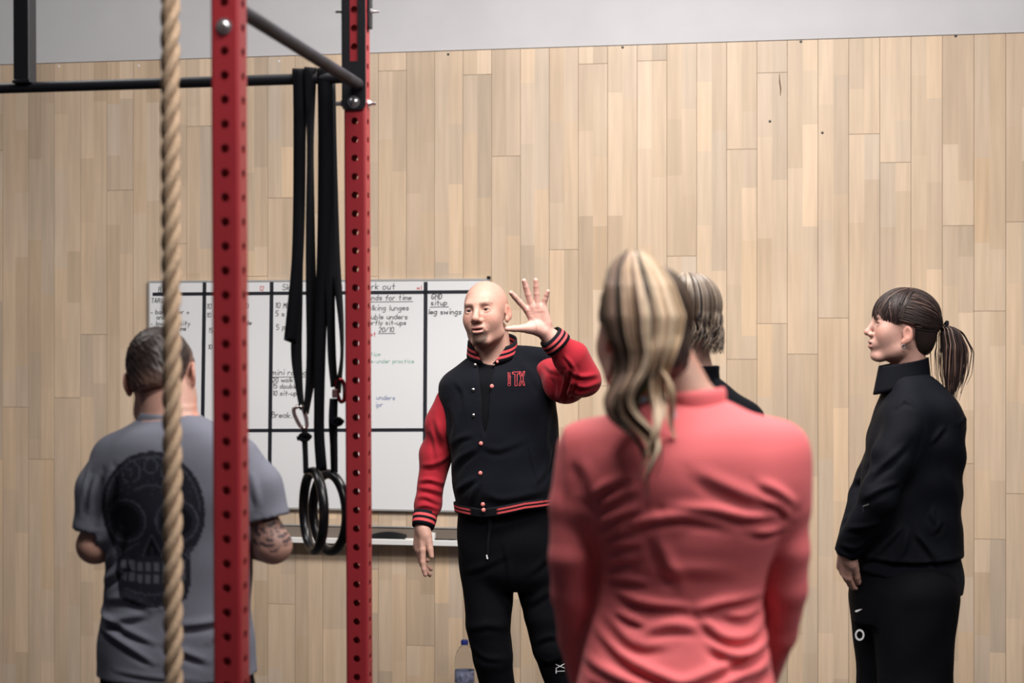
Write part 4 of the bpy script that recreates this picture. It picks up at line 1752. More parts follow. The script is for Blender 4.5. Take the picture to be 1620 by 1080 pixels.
    S1 = [(px([(664, 760), (680, 757), (705, 765)]), 0.007, 0.007), (px([(663, 770), (682, 772), (703, 780)]), 0.007, 0.006), (px([(660, 785), (676, 784), (699, 795)]), 0.007, 0.006), (px([(667, 735), (688, 732), (710, 720)]), 0.009, 0.006),
          (px([(690, 660), (700, 690), (706, 715)]), 0.010, 0.006), (px([(660, 800), (675, 797), (694, 803)]), 0.006, 0.005), (px([(684, 680), (690, 700), (696, 735)]), 0.009, 0.005)]
    sleeve1 = sculpt('sleeve', so, 0.0055, jacket, M['red_sleeve'], disp=lambda V, N: folds(V, N, S1) + 0.002 * wob(V, 8, 9))
    so = [cap(pt(874, 592, -0.03), pt(895, 602, -0.10), 0.060, 0.071, 0.03), cap(pt(893, 604, -0.10), pt(923, 598, -0.195), 0.070, 0.058, 0.03),
          cap(pt(923, 598, -0.195), pt(904, 566, -0.235), 0.060, 0.058, 0.02), cap(pt(904, 566, -0.235), pt(886, 548, -0.26), 0.056, 0.046, 0.02),
          half(pt(881, 543.5, -0.265), (-0.66, -0.2, 0.74), pt(840, 570, -0.36), pt(900, 500, -0.15))]
    S2 = [(px([(893, 582), (890, 605), (884, 634)]), 0.006, 0.012), (px([(905, 583), (900, 610), (895, 630)]), 0.007, 0.009), (px([(870, 590), (880, 605), (882, 630)]), 0.008, 0.007), (px([(862, 575), (872, 585), (888, 588)]), 0.008, 0.005),
          (px([(895, 583), (915, 592), (940, 590)]), 0.008, 0.007), (px([(898, 600), (920, 608), (945, 602)]), 0.008, 0.006), (px([(888, 560), (900, 575), (905, 585)]), 0.006, 0.005), (px([(890, 615), (912, 620), (935, 612)]), 0.008, 0.006)]
    sleeve2 = sculpt('sleeve', so, 0.0055, jacket, M['red_sleeve'], disp=lambda V, N: folds(V, N, S2) + 0.0025 * wob(V, 9, 9))

    # knitted cuffs with two stripes
    def cuff(a, b, ra, rb, r2=None):
        a, b = np.array(a), np.array(b)
        d = b - a
        d /= np.linalg.norm(d)
        u = np.cross(d, (0, 1, 0.001))
        u /= np.linalg.norm(u)
        v = np.cross(d, u)
        ts = [0.0, 0.22, 0.23, 0.40, 0.41, 0.58, 0.59, 0.76, 0.77, 1.0]
        cs = [BLK, BLK, STR, STR, BLK, BLK, STR, STR, BLK, BLK]
        rows = []
        for t in ts:
            r = ra + (rb - ra) * t + 0.002 * math.sin(t * PI)
            rows.append(lambda A, t=t, r=r: a + (b - a) * t + r * (u * math.cos(A) + v * math.sin(A)))
        return ring_band('cuff', rows, M['rib'], jacket, cs, 48, 0.006, rib=0.0008, ribs=24)
    cuff(pt(673.5, 811, -0.010), pt(669, 834, -0.032), 0.042, 0.038)
    cuff(pt(884.5, 546.5, -0.262), pt(869.5, 531, -0.275), 0.049, 0.042)
    # hem band
    zb0, zb1 = -0.0, 0
    hz = [0.0, 0.18, 0.19, 0.40, 0.41, 0.60, 0.61, 0.82, 0.83, 1.0]
    cc = pt(803, 796)
    sr_ = jr[-1]

    def hem(t):
        def f(A):
            x = sr_[1] + (sr_[3] + 0.004 - 0.004 * t) * math.cos(A)
            y = sr_[2] + (sr_[4] + 0.006 - 0.004 * t) * math.sin(A)
            top = pt(800, 787)[2] + 0.014 * math.cos(A) - 0.020 * max(0, -math.sin(A)) * max(0, 1 - abs(math.cos(A) + 0.48) / 0.8)
            return (x, y, top - 0.031 * t)
        return f
    ang = lambda px_: -math.acos(max(-1, min(1, (pt(px_, 800)[0] - sr_[1]) / sr_[3])))
    ring_band('hem_band', [hem(t) for t in hz], M['rib'], jacket, [BLK, BLK, STR, STR, BLK, BLK, STR, STR, BLK, BLK], 120, 0.006, a0=-PI, a1=PI, gap=(ang(748), ang(790), BLK), rib=0.0006, ribs=60)
    # collar: open band round the neck
    cz, cx, cy = pt(0, 556)[2], pt(779, 556)[0], 0.024

    def col_row(t):
        def f(U):   # U 0..1 from the front edge on his right, round the nape, to the front edge on his left
            a0 = math.radians(9 + 34 * t)
            A = a0 + (2 * PI - 2 * a0) * U - math.radians(9)
            fr = 0.5 + 0.5 * math.cos(A + math.radians(9))
            r = 0.079 + 0.004 * (1 - t) + 0.006 * fr
            x = cx + r * math.sin(-A) * -1.0
            y = cy - (r + 0.010 * fr) * math.cos(A)
            z = cz + 0.022 - 0.066 * fr ** 1.1 + t * (0.046 + 0.008 * fr)
            return (x, y, z)
        return f
    cz_ = [0.0, 0.26, 0.27, 0.43, 0.44, 0.58, 0.59, 0.75, 0.76, 1.0]
    CS = srgb(196, 74, 80)[:3]
    ring_band('collar', [(lambda U, f=col_row(t): f(1 - U)) for t in cz_], M['rib'], jacket, [BLK, BLK, CS, CS, BLK, BLK, CS, CS, BLK, BLK], 96, 0.006, a0=0.0, a1=1.0)
    # snaps
    for (a, b, mt) in ((785.5, 572.5, 'snap_pink'), (778, 611, 'snap_pink'), (770.5, 655, 'snap_pink'), (761, 701, 'snap_pink'), (760, 748, 'snap_pink'), (764, 797, 'snap_pink'), (765, 806, 'snap_pink'),
                       (751, 578, 'steel'), (748.5, 617, 'steel'), (749, 657, 'steel')):
        p = project([pt(a, b, -0.15)], jb, 0.002)[0]
        if b > 790:
            p[1] = sr_[2] - sr_[4] - 0.006
        if b < 580:
            p[1] = min(p[1], -0.075)
        mb = MB()
        rr = 0.0072 if mt == 'snap_pink' else 0.0058
        mb.lathe([(0, 0.004), (rr * 0.6, 0.0036), (rr * 0.95, 0.002), (rr, -0.003)], 14)
        o = mb.build('snap_button', M[mt], jacket, smooth=True)
        o.location = p
        o.rotation_euler = (PI / 2, 0, 0)
    # chest emblem: outlined letters T X with a small word set upright beside them
    mb = MB()

    def outline(poly, wd, closed=True):
        P = [np.array(q, float) for q in poly]
        n = len(P)
        for i in range(n if closed else n - 1):
            a, b = P[i], P[(i + 1) % n]
            d = (b - a)
            steps = max(1, int(np.hypot(*d) / 3))
            u = d / np.hypot(*d)
            nn = np.array([-u[1], u[0]]) * wd / 2
            for q in range(steps):
                s0_, s1_ = a + d * q / steps, a + d * (q + 1) / steps
                quad = [s0_ - nn, s1_ - nn, s1_ + nn, s0_ + nn]
                Pq = project([pt(c_[0], c_[1], -0.16) for c_ in quad], jb, 0.002)
                mb.add(Pq, [(0, 1, 2, 3)])
    T_ = [(811, 589), (822, 588.5), (822, 591.5), (818.3, 592), (818, 610.5), (814.5, 610.5), (814.8, 592), (811, 592)]
    X_ = [(821.5, 588.5), (824, 588.5), (826, 596), (828, 588), (830.5, 588), (827.6, 599), (830.5, 610), (828, 610), (825.8, 602), (823.5, 610.3), (820.8, 610.3), (824.2, 599)]
    outline(T_, 0.75)
    outline(X_, 0.75)
    V2, F2 = text_geo('CROSSFIT', None)
    V2 = V2[:, :2] - V2[:, :2].min(0)
    V2 /= V2.max(0)
    Pq = project([pt(808.2 - 4.9 * v[1], 610.8 - 21.8 * v[0], -0.16) for v in V2], jb, 0.002)
    Pq[:, 1] -= 0
    Pq = Pq[:, :]
    mb.add(Pq, F2)
    mb.build('chest_emblem', M['print_red'], jacket, fix=False)
    # ---- joggers
    tro = [loft([w.row(792, 726, 882, 0, 0.125), w.row(830, 724, 884, 0, 0.132), w.row(875, 726, 890, 0, 0.130), w.row(912, 731, 892, 0, 0.115), w.row(932, 738, 885, 0, 0.09)], 0, n=2.2)]
    tro += [cap(pt(770, 885), pt(773, 985, -0.02), 0.098, 0.080, 0.010), cap(pt(773, 985, -0.02), pt(779, 1040, -0.02), 0.080, 0.070, 0.010), cap(pt(779, 1040, -0.02), pt(790, 1095, 0.01), 0.070, 0.060, 0.010), cap(pt(790, 1095, 0.01), pt(804, 1220, 0.010), 0.060, 0.047, 0.010)]
    tro += [cap(pt(846, 885), pt(862, 975, -0.02), 0.090, 0.069, 0.008), cap(pt(860, 975, -0.02), pt(872, 1025, -0.02), 0.070, 0.066, 0.010), cap(pt(872, 1025, -0.02), pt(889, 1085, 0.01), 0.064, 0.058, 0.010), cap(pt(889, 1085, 0.01), pt(905, 1220, 0.02), 0.058, 0.047, 0.010)]
    TJ = [(px([(735, 900), (760, 890), (800, 870)]), 0.012, 0.005), (px([(738, 990), (770, 980), (800, 985)]), 0.012, 0.005), (px([(830, 950), (850, 940), (880, 920)]), 0.012, 0.006), (px([(835, 900), (860, 880), (880, 850)]), 0.012, 0.006),
          (px([(845, 1010), (865, 1000), (885, 1000)]), 0.010, 0.006), (px([(850, 1035), (868, 1040), (890, 1030)]), 0.010, 0.006), (px([(742, 1010), (765, 1030), (800, 1035)]), 0.010, 0.005), (px([(800, 850), (806, 890), (808, 930)]), 0.010, 0.005)]
    trousers = sculpt('joggers', tro, 0.0065, root, M['jersey'], disp=lambda V, N: 0.7 * folds(V, N, TJ) + 0.002 * wob(V, 14, 6))
    tb = bvh_of(trousers)
    for x0, xs_ in ((772, (772, 773, 771, 770.5)), (777, (777, 776, 772, 770.5))):
        ys_ = (808, 835, 865, 888)
        P = project([pt(a, b, -0.2) for a, b in zip(xs_, ys_)], tb, 0.005)
        mb = MB()
        mb.tube(smooth_path(P, 16), 0.0028, 6)
        mb.build('drawstring', M['wool'], trousers, smooth=True)
    P = project([pt(769.5, 882, -0.2), pt(770.5, 888.5, -0.2)], tb, 0.006)
    mb = MB()
    mb.tube(P, 0.0032, 8)
    mb.build('cord_tip', M['print_white'], trousers, smooth=True)
    V2, F2 = text_geo('TX', None)
    V2 = V2[:, :2] - V2[:, :2].min(0)
    V2 /= V2.max(0)
    Pq = project([pt(895.5 - 15 * v[1], 1077.5 - 16.5 * v[0], -0.2) for v in V2], tb, 0.006)
    mb = MB()
    mb.add(Pq, F2)
    mb.build('leg_print', M['print_white'], trousers, fix=False)
    for a in (al, ar):
        shoe(root, a[0], a[1] + 0.02, 0.1 if a is ar else -0.15)


def grey_man():
    w = Who(280, 4.0, 'dark-haired man in grey skull print T-shirt seen from behind, standing behind the rope')
    root = w.root
    pt = w.pt
    HR = rotz(PI) @ roty(math.radians(9)) @ rotx(math.radians(31))
    HT = pt(257, 602, 0.075)
    HS = 1.08
    tr = [w.row(650, 238, 305, 0.02, 0.05), w.row(662, 218, 326, 0.01, 0.075), w.row(676, 196, 352, 0.0, 0.095), w.row(694, 174, 376, -0.005, 0.110), w.row(722, 160, 394, -0.01, 0.122), w.row(765, 156, 402, -0.008, 0.130),
          w.row(820, 163, 400, 0.0, 0.130), w.row(880, 168, 398, 0.005, 0.128), w.row(960, 163, 397, 0.005, 0.130), w.row(1030, 157, 402, 0.0, 0.135), w.row(1066, 154, 405, 0.0, 0.138)]
    sl, el, wl = pt(188, 745), pt(151, 862, -0.02), pt(205, 850, 0.24)
    sr, er, wr = pt(372, 745), pt(432, 862, -0.02), pt(350, 850, 0.24)
    skin = [loft(shrink(tr, 0.02, 0.02), 0), cap(pt(261, 615, 0.05), pt(268, 672, 0.01), 0.064, 0.070, 0.04)]
    skin += moved(head_ops(flare=0.12, ear=(0.004, 0.0)), HR, HT, HS)
    skin += [cap(sl, el, 0.040, 0.045, 0.006), cap(el, wl, 0.047, 0.030, 0.006), cap(sr, er, 0.040, 0.045, 0.006), cap(er, wr, 0.047, 0.030, 0.006)]
    skin += hand_ops(wl, (0.7, 0.7, 0.05), (0.5, -0.5, -0.3), 1, curl=(0.35, 0.4, 0.45, 0.5)) + hand_ops(wr, (-0.7, 0.7, 0.05), (-0.5, -0.5, -0.3), -1, curl=(0.35, 0.4, 0.45, 0.5))
    ankl, ankr = pt(205, 1480, 0.0), pt(345, 1480, 0.0)
    skin += [loft([w.row(1060, 180, 380, 0, 0.11), w.row(1120, 178, 382, 0, 0.12), w.row(1180, 190, 370, 0, 0.1)], 0.02)]
    skin += legs_ops(pt(222, 1140), pt(338, 1140), pt(212, 1300, 0.01), pt(346, 1300, 0.01), ankl, ankr, (0.088, 0.056, 0.04), foot=(0, 1, 0))
    tc = np.array((0.030, 0.022, 0.030))

    def pig(V, N):
        L = (V - HT) @ HR / HS
        c = skin_pigment(L, SKIN)
        far = np.linalg.norm(V - HT, axis=1) > 0.2
        c[far] = SKIN
        # rose tattoo on the right upper arm
        X, Z = V[:, 0], V[:, 2]
        q0 = pt(438, 836)
        dx, dz = (X - q0[0]) / 0.056, (Z - q0[2]) / 0.046
        rr = np.hypot(dx, dz)
        th = np.arctan2(dz, dx)
        pet = 0.5 + 0.5 * np.sin(5 * th + 9 * rr + 2.0 * np.sin(3 * rr * 2))
        ring_ = 0.5 + 0.5 * np.sin(rr * 19 + 1.4 * np.sin(4 * th))
        k = (rr < 1.0 + 0.12 * np.sin(7 * th)) * (0.42 + 0.50 * (pet * ring_ > 0.22)) * (X > pt(380, 0)[0]) * (np.abs(V[:, 1]) < 0.16) * (N[:, 1] < 0.5)
        c[:] = c * (1 - k[:, None]) + tc * k[:, None]
        return c
    zf = HT[2]
    xr = pt(400, 0)[0]
    fine = ([(HT[0] - 0.1, HT[0] + 0.1, 0.0042), (xr, pt(470, 0)[0], 0.0042)], [(HT[1] - 0.12, HT[1] + 0.05, 0.0045)], [(zf - 0.13, zf + 0.13, 0.0042), (pt(0, 905)[2], pt(0, 800)[2], 0.0042)])
    body = sculpt('body', skin, 0.010, root, M['skin'], fine, color=pig)
    # short hair, faded towards the neck
    hl = Op(lambda X, Y, Z: (np.interp(Y, [-0.12, -0.085, -0.05, -0.012, 0.006, 0.034, 0.05, 0.10], [-0.075, -0.060, -0.052, -0.030, -0.030, -0.012, 0.055, 0.068]) + Z), (-0.2, -0.2, -0.2), (0.2, 0.2, 0.08), 0.01, True)
    hops = moved([ell((0, 0.0155, 0.032), (0.0795, 0.0995, 0.0915)), ell((0, 0.045, -0.03), (0.058, 0.058, 0.055), 0.03), hl], HR, HT, HS)

    def hcol(V, N):
        L = (V - HT) @ HR / HS
        edge = np.interp(L[:, 1], [-0.12, -0.012, 0.034, 0.05, 0.10], [0.07, 0.02, 0.012, -0.06, -0.075])
        k = np.clip((L[:, 2] - edge) / 0.055, 0, 1)[:, None] ** 0.8
        g = 1 + 0.35 * wob(V, 31, (240, 240, 60))[:, None]
        return np.array((0.23, 0.135, 0.11)) * (1 - k) + np.array((0.028, 0.018, 0.016)) * k * np.clip(g, 0.5, 1.7)
    sculpt('hair', hops, 0.0045, root, M['hair'], disp=lambda V, N: 0.0012 * wob(V, 5, (120, 120, 40)) - 0.0015, color=hcol)
    # ---- T-shirt
    so = [loft(tr, 0, n=2.35)]
    so += [cap(pt(182, 732), pt(161, 775, -0.01), 0.060, 0.060, 0.04), cap(pt(161, 775, -0.01), pt(154, 834, -0.02), 0.060, 0.057, 0.03)]
    so += [cap(pt(374, 732), pt(405, 772, -0.01), 0.060, 0.061, 0.04), cap(pt(405, 772, -0.01), pt(421, 822, -0.02), 0.061, 0.056, 0.03)]
    so += [half(pt(151, 838, -0.02), (-0.12, 0, -1), pt(80, 900, -0.12), pt(171, 830, 0.12)), half(pt(427, 817, -0.02), (0.22, 0, -1), pt(398, 880, -0.12), pt(500, 800, 0.12))]
    so += [cap(pt(258, 610, 0.05), pt(270, 668, 0.01), 0.064, 0.068, 0.006, True)]
    px = lambda L: [(pt(a, b)[0], pt(a, b)[2]) for a, b in L]
    S = [(px([(162, 957), (180, 965), (215, 980), (262, 1000)]), 0.008, 0.010), (px([(164, 985), (185, 988), (220, 1005), (262, 1030)]), 0.008, 0.010), (px([(165, 972), (200, 968), (255, 955)]), 0.010, 0.008),
         (px([(172, 915), (195, 900), (215, 880)]), 0.009, 0.008), (px([(170, 890), (190, 870), (205, 830)]), 0.009, 0.007), (px([(168, 830), (182, 790), (192, 740)]), 0.010, 0.009), (px([(150, 800), (160, 770), (170, 745)]), 0.009, 0.007),
         (px([(136, 810), (142, 780), (150, 750)]), 0.008, 0.006), (px([(290, 975), (330, 972), (390, 965)]), 0.010, 0.010), (px([(285, 1010), (310, 1015), (345, 1030)]), 0.009, 0.008), (px([(180, 940), (220, 935), (260, 950)]), 0.010, 0.006),
         (px([(345, 1000), (370, 985), (395, 980)]), 0.010, 0.008), (px([(405, 740), (412, 770), (420, 800)]), 0.010, 0.006), (px([(380, 760), (390, 800), (394, 840)]), 0.010, 0.008), (px([(200, 1045), (260, 1052), (330, 1056)]), 0.006, 0.003)]

    TEE = np.array(srgb(112, 114, 126)[:3])
    INK = np.array(srgb(22, 24, 34)[:3])
    LINE = np.array(srgb(78, 80, 92)[:3])

    def tcol(V, N):
        c = np.tile(TEE, (len(V), 1))
        back = (N[:, 1] < 0.25) & (V[:, 1] < 0.05)
        # pixel-like print coordinates on the shirt's back
        u = 280 + V[:, 0] * 637.5
        v = 540 + (EYE - V[:, 2]) * 637.5

        def put(mask, col, k=1.0):
            m_ = mask & back
            c[m_] = c[m_] * (1 - k) + col * k
        cx = 258
        skull = ((u - cx) / 82) ** 2 + ((v - 800) / 92) ** 2 < 1
        jaw = (np.abs(u - cx) < 60 - np.clip(v - 905, 0, 60) * 0.25) & (v > 840) & (v < 948 - ((u - cx) / 60) ** 2 * 18)
        sh = skull | jaw
        put(sh, INK, 0.94)
        el_ = lambda x, y, rx, ry: ((u - x) / rx) ** 2 + ((v - y) / ry) ** 2
        for q in (-1, 1):
            e = el_(cx + q * 40 - 1, 815, 31, 32)
            put((e < 1.12) & (e > 0.92), LINE, 0.7)
            put(e < 0.55, INK * 0.7)
            r_ = np.hypot(u - (cx + q * 34), v - 742)
            t_ = np.arctan2(v - 742, (u - (cx + q * 34)) * q)
            put((np.abs((r_ - 2.1 * ((t_ + PI) % (2 * PI)) - 3) % 13.2) < 1.7) & (r_ < 20) & sh, LINE, 0.75)
            r_ = np.hypot(u - (cx + q * 62), v - 866)
            put((np.abs(r_ - 9) < 1.5) & sh, LINE, 0.6)
            put((np.abs(r_ - 4) < 1.3) & sh, LINE, 0.6)
            d1 = np.abs((v - 850) - 0.6 * (u - cx) * q + 14)
            put((d1 < 1.4) & (np.abs(u - cx) > 18) & (np.abs(u - cx) < 60) & (v > 845) & (v < 880), LINE, 0.6)
        e = el_(cx, 800, 74, 84)
        put((e < 1.03) & (e > 0.97) & (v < 800), LINE, 0.55)
        arch = np.abs(v - (760 + 0.012 * (u - cx) ** 2))
        put((arch < 1.4) & (np.abs(u - cx) < 26), LINE, 0.6)
        put((np.abs(el_(cx, 730, 10, 12) - 1) < 0.25), LINE, 0.6)
        nose = (np.abs(u - cx) < (v - 838) * 0.42) & (v > 838) & (v < 868) & ~((np.abs(u - cx) < 2.5) & (v > 855))
        put(nose, INK * 0.6)
        put((np.abs(np.abs(u - cx) - (v - 836) * 0.47) < 1.3) & (v > 836) & (v < 870), LINE, 0.6)
        for k, (yy, hh) in enumerate(((886, 8.5), (904, 8.0))):
            tw = 13.2
            fu = ((u - cx) / tw + 0.5 * 0) % 1.0
            tooth = (np.abs(v - yy - ((u - cx) / 60) ** 2 * -6) < hh - 1.5) & (np.abs(fu - 0.5) < 0.36) & (np.abs(u - cx) < 53)
            put(tooth, np.array(srgb(96, 98, 108)[:3]), 0.72)
        put((np.abs(v - (928 - ((u - cx) / 60) ** 2 * 16)) < 1.4) & (np.abs(u - cx) < 45), LINE, 0.6)
        fil = np.sin(u * 0.42 + 2 * np.sin(v * 0.11)) * np.sin(v * 0.37 + 2 * np.sin(u * 0.09))
        put(sh & (fil > 0.86) & ((v < 775) | (v > 920)), LINE, 0.45)
        return c
    fine = ([], [], [])
    shirt = sculpt('t_shirt', so, 0.0042, root, M['grey_tee'], disp=lambda V, N: folds(V, N, S) + 0.0025 * wob(V, 21, 6), color=tcol)
    # collar rib
    nb = pt(269, 662, 0.012)
    TC = tuple(TEE * 0.92)
    rows = []
    for t in (0, 0.33, 0.66, 1.0):
        rows.append(lambda A, t=t: (nb[0] + (0.084 - 0.013 * t) * math.cos(A), nb[1] + (0.080 - 0.012 * t) * math.sin(A), nb[2] - 0.010 + 0.022 * t - 0.018 * max(0, math.sin(A)) - 0.004 * math.cos(A)))
    ring_band('collar', rows, M['grey_tee'], shirt, [TC] * 4, 64, 0.004)
    # ---- black shorts/trousers
    tro = [loft([w.row(1052, 162, 396, 0, 0.125), w.row(1100, 156, 402, 0, 0.132), w.row(1160, 160, 398, 0, 0.125), w.row(1200, 170, 390, 0, 0.1)], 0, n=2.2)]
    for s_, x in ((-1, 218), (1, 342)):
        tro += [cap(pt(x, 1140), pt(x - 2 * s_, 1300), 0.100, 0.078, 0.010), cap(pt(x - 2 * s_, 1300), pt(205 if s_ < 0 else 345, 1470), 0.075, 0.055, 0.010)]
    sculpt('trousers', tro, 0.010, root, M['jersey'], disp=lambda V, N: 0.004 * wob(V, 24, 5))
    for a in (ankl, ankr):
        shoe(root, a[0], a[1], PI)


HAIRLINE = Op(lambda X, Y, Z: (np.interp(Y, [-0.12, -0.09, -0.065, -0.03, -0.005, 0.020, 0.034, 0.05, 0.10], [-0.085, -0.068, -0.045, -0.016, -0.016, -0.010, 0.045, 0.075, 0.082]) + Z), (-0.2, -0.2, -0.2), (0.2, 0.2, 0.10), 0.008, True)


def pink_woman():
    w = Who(1085, 2.9, 'woman with long wavy blonde ponytail in coral pink long-sleeved top seen from behind')
    root = w.root
    pt = w.pt
    HR = rotz(math.radians(-158)) @ rotx(math.radians(2))
    HT = pt(1016, 527, 0.0)
    tr = [w.row(626, 1050, 1135, 0.02, 0.045), w.row(640, 1015, 1165, 0.015, 0.062), w.row(655, 968, 1195, 0.01, 0.078), w.row(675, 928, 1230, 0.0, 0.092), w.row(705, 908, 1254, -0.005, 0.105), w.row(750, 905, 1262, -0.005, 0.115),
          w.row(800, 918, 1254, 0.0, 0.118), w.row(850, 933, 1232, 0.0, 0.112), w.row(900, 942, 1214, 0.005, 0.104), w.row(950, 940, 1206, 0.005, 0.100), w.row(1000, 929, 1211, 0.0, 0.106), w.row(1050, 919, 1218, -0.005, 0.118), w.row(1110, 908, 1230, -0.01, 0.130), w.row(1170, 903, 1238, -0.01, 0.136)]
    sl, el, wl = pt(920, 722), pt(906, 900, 0.006), pt(932, 1098, 0.13)
    sr, er, wr = pt(1236, 722), pt(1245, 888, 0.006), pt(1206, 1082, 0.13)
    skin = [loft(shrink(tr, 0.015, 0.015), 0), cap(pt(1040, 545, 0.012), pt(1092, 650, 0.015), 0.050, 0.056, 0.03)]
    skin += moved(head_ops(jaw=0.92, nose=0.88, brow=0.9), HR, HT, 0.98)
    skin += [cap(sl, el, 0.032, 0.026, 0.004), cap(el, wl, 0.026, 0.023, 0.004), cap(sr, er, 0.032, 0.026, 0.004), cap(er, wr, 0.026, 0.023, 0.004)]
    skin += hand_ops(wl, (0.5, 0.7, -0.4), (0.5, -0.3, 0.6), 1, curl=(0.3, 0.35, 0.4, 0.45), s=0.9) + hand_ops(wr, (-0.5, 0.7, -0.4), (-0.5, -0.3, 0.6), -1, curl=(0.3, 0.35, 0.4, 0.45), s=0.9)
    ankl, ankr = pt(990, 1845), pt(1160, 1845)
    skin += legs_ops(pt(1000, 1240), pt(1148, 1240), pt(995, 1530, 0.01), pt(1155, 1530, 0.01), ankl, ankr, (0.082, 0.052, 0.036), foot=(0, 1, 0))

    def pig(V, N):
        L = (V - HT) @ HR / 0.98
        c = skin_pigment(L, (0.60, 0.37, 0.29), lips=(0.5, 0.2, 0.2), brows=(0.2, 0.13, 0.09))
        c[np.linalg.norm(V - HT, axis=1) > 0.19] = (0.60, 0.37, 0.29)
        return c
    zf = HT[2]
    fine = ([(HT[0] - 0.1, HT[0] + 0.1, 0.005)], [(HT[1] - 0.1, HT[1] + 0.13, 0.005)], [(zf - 0.13, zf + 0.13, 0.005)])
    body = sculpt('body', skin, 0.011, root, M['skin'], fine, color=pig)
    eyes(body, HR, HT, 0.98, (0, -1, 0))
    # dark under-hair on the skull
    HC = np.array((0, 0.014, 0.032))
    hops = moved([ell(HC, (0.0800, 0.1005, 0.0905)), ell((0, 0.055, -0.035), (0.062, 0.050, 0.060), 0.03), HAIRLINE], HR, HT, 1.0)
    B0 = np.array((0.055, 0.038, 0.032))
    hair = sculpt('hair', hops, 0.0055, root, M['hair'], disp=lambda V, N: 0.0015 * wob(V, 44, (90, 90, 14)), color=lambda V, N: np.clip(B0 * (1 + 0.5 * wob(V, 45, (110, 110, 12))[:, None]), 0.01, 1))
    # ponytail: locks of strands from the crown down the back
    gy = np.array([398, 408, 425, 450, 500, 550, 590, 630, 660, 690, 720, 752, 785])
    gc = np.array([1004, 1005, 1007, 1012, 1020, 1021, 1017, 1010, 1012, 1022, 1024, 1028, 1040])
    gw = np.array([13, 27, 41, 51, 60, 51, 49, 48, 47, 40, 31, 25, 12])
    gd = np.array([-0.030, -0.058, -0.088, -0.112, -0.130, -0.132, -0.122, -0.126, -0.138, -0.148, -0.152, -0.154, -0.154])
    rnd = np.random.RandomState(7)
    yy = np.linspace(398, 785, 70)
    paths, cols = [], []
    pale, blond, mid, dark = np.array((0.70, 0.54, 0.39)), np.array((0.58, 0.42, 0.28)), np.array((0.30, 0.20, 0.145)), np.array((0.04, 0.027, 0.027))
    NL = 15
    pattern = (mid * 0.6, mid, dark, blond, mid, blond, mid * 0.7, pale, dark, dark, pale, blond, pale, pale, blond)
    gph = (0.0, 0.5, 2.9)
    for lk in range(NL):
        u0 = -1 + 2 * (lk + 0.5) / NL + rnd.uniform(-0.03, 0.03)
        gidx = 0 if lk < 5 else 1 if lk < 10 else 2
        ph = gph[gidx] + rnd.uniform(-0.35, 0.35)
        amp = rnd.uniform(13, 19) if gidx < 2 else rnd.uniform(8, 13)
        fr = rnd.uniform(0.92, 1.08)
        endk = (rnd.uniform(0.76, 0.92), rnd.uniform(0.90, 1.0), rnd.uniform(0.68, 0.90))[gidx]
        dep = rnd.uniform(-0.012, 0.014)
        base = pattern[lk]
        for q in range(40):
            du = rnd.normal(0, 0.060)
            dv = rnd.normal(0, 0.0050)
            y1 = 398 + (785 - 398) * min(1.0, endk + rnd.uniform(-0.06, 0.03))
            y = np.linspace(396 + rnd.uniform(0, 9), y1, 64)
            c = np.interp(y, gy, gc)
            wd = np.interp(y, gy, gw)
            d = np.interp(y, gy, gd)
            fall = np.clip((y - 530) / 120, 0, 1)
            tipk = np.clip((y1 - y) / 60, 0.25, 1)
            arg = (y - 530) / 25.0 * fr + ph
            x = c + wd * (u0 + du * tipk) * (1 - 0.25 * fall) + fall * amp * np.sin(arg)
            dd = d + dv * tipk - dep * np.clip((y - 420) / 80, 0, 1) + fall * 0.016 * np.cos(arg) - 0.020 * (1 - np.abs(u0)) * np.clip((y - 410) / 60, 0, 1) * (1 - 0.3 * fall) + 0.030 * abs(u0) ** 2 * np.clip(1 - fall, 0, 1)
            P = np.stack([pt(a, b, e) for a, b, e in zip(x, y, dd)])
            k = rnd.uniform(0.75, 1.25)
            paths.append(P)
            cols.append(np.clip(base * k + rnd.normal(0, 0.01, 3), 0.01, 0.9))
    # one loose curl to the right
    for q in range(26):
        t = np.linspace(0, 1, 40)
        j = rnd.normal(0, 1.6)
        x = 1050 + 26 * t + 9 * np.sin(t * 5.2) + j - 10 * (1 - t) ** 2
        y = 575 + 118 * t + j * 0.6
        P = np.stack([pt(a, b, -0.118 - 0.012 * math.sin(c_ * 5) + j * 0.0009) for a, b, c_ in zip(x, y, t)])
        paths.append(P)
        cols.append(blond * rnd.uniform(0.8, 1.3))
    strands('ponytail', paths, 0.0019, M['hair'], hair, cols, 5)
    # hair combed up to the crown
    tie = np.array((0.0, 0.055, 0.115))
    P_, C_ = [], []
    for q in range(240):
        a = rnd.uniform(0, 2 * PI)
        el_ = rnd.uniform(-0.55, 0.35)
        d0 = np.array((math.sin(a), -math.cos(a), el_))
        if -math.cos(a) < -0.2 and el_ < 0.25:
            d0[2] = rnd.uniform(0.3, 0.6)
        if 0.0 < math.cos(a) and False:
            pass
        P_.append(combed(HT + HR @ HC, HR, (0.0808, 0.1015, 0.0915), d0, (rnd.normal(0, 0.06), 0.5 + rnd.normal(0, 0.06), 1.0), 16, lift=0.0005 + rnd.uniform(-0.001, 0.001)))
        C_.append(mid * rnd.uniform(0.12, 0.45))
    strands('combed_hair', P_, 0.0021, M['hair'], hair, C_, 4)
    # ---- long-sleeved top
    so = [loft(tr, 0, n=2.3)]
    so += [cap(pt(925, 712), pt(908, 800, -0.005), 0.050, 0.045, 0.045)] + chain([pt(908, 800, -0.005), pt(905, 880, -0.004), pt(907, 940, 0.012), pt(915, 1010, 0.055), pt(930, 1085, 0.12)], [0.044, 0.041, 0.039, 0.036, 0.032], 0.010)
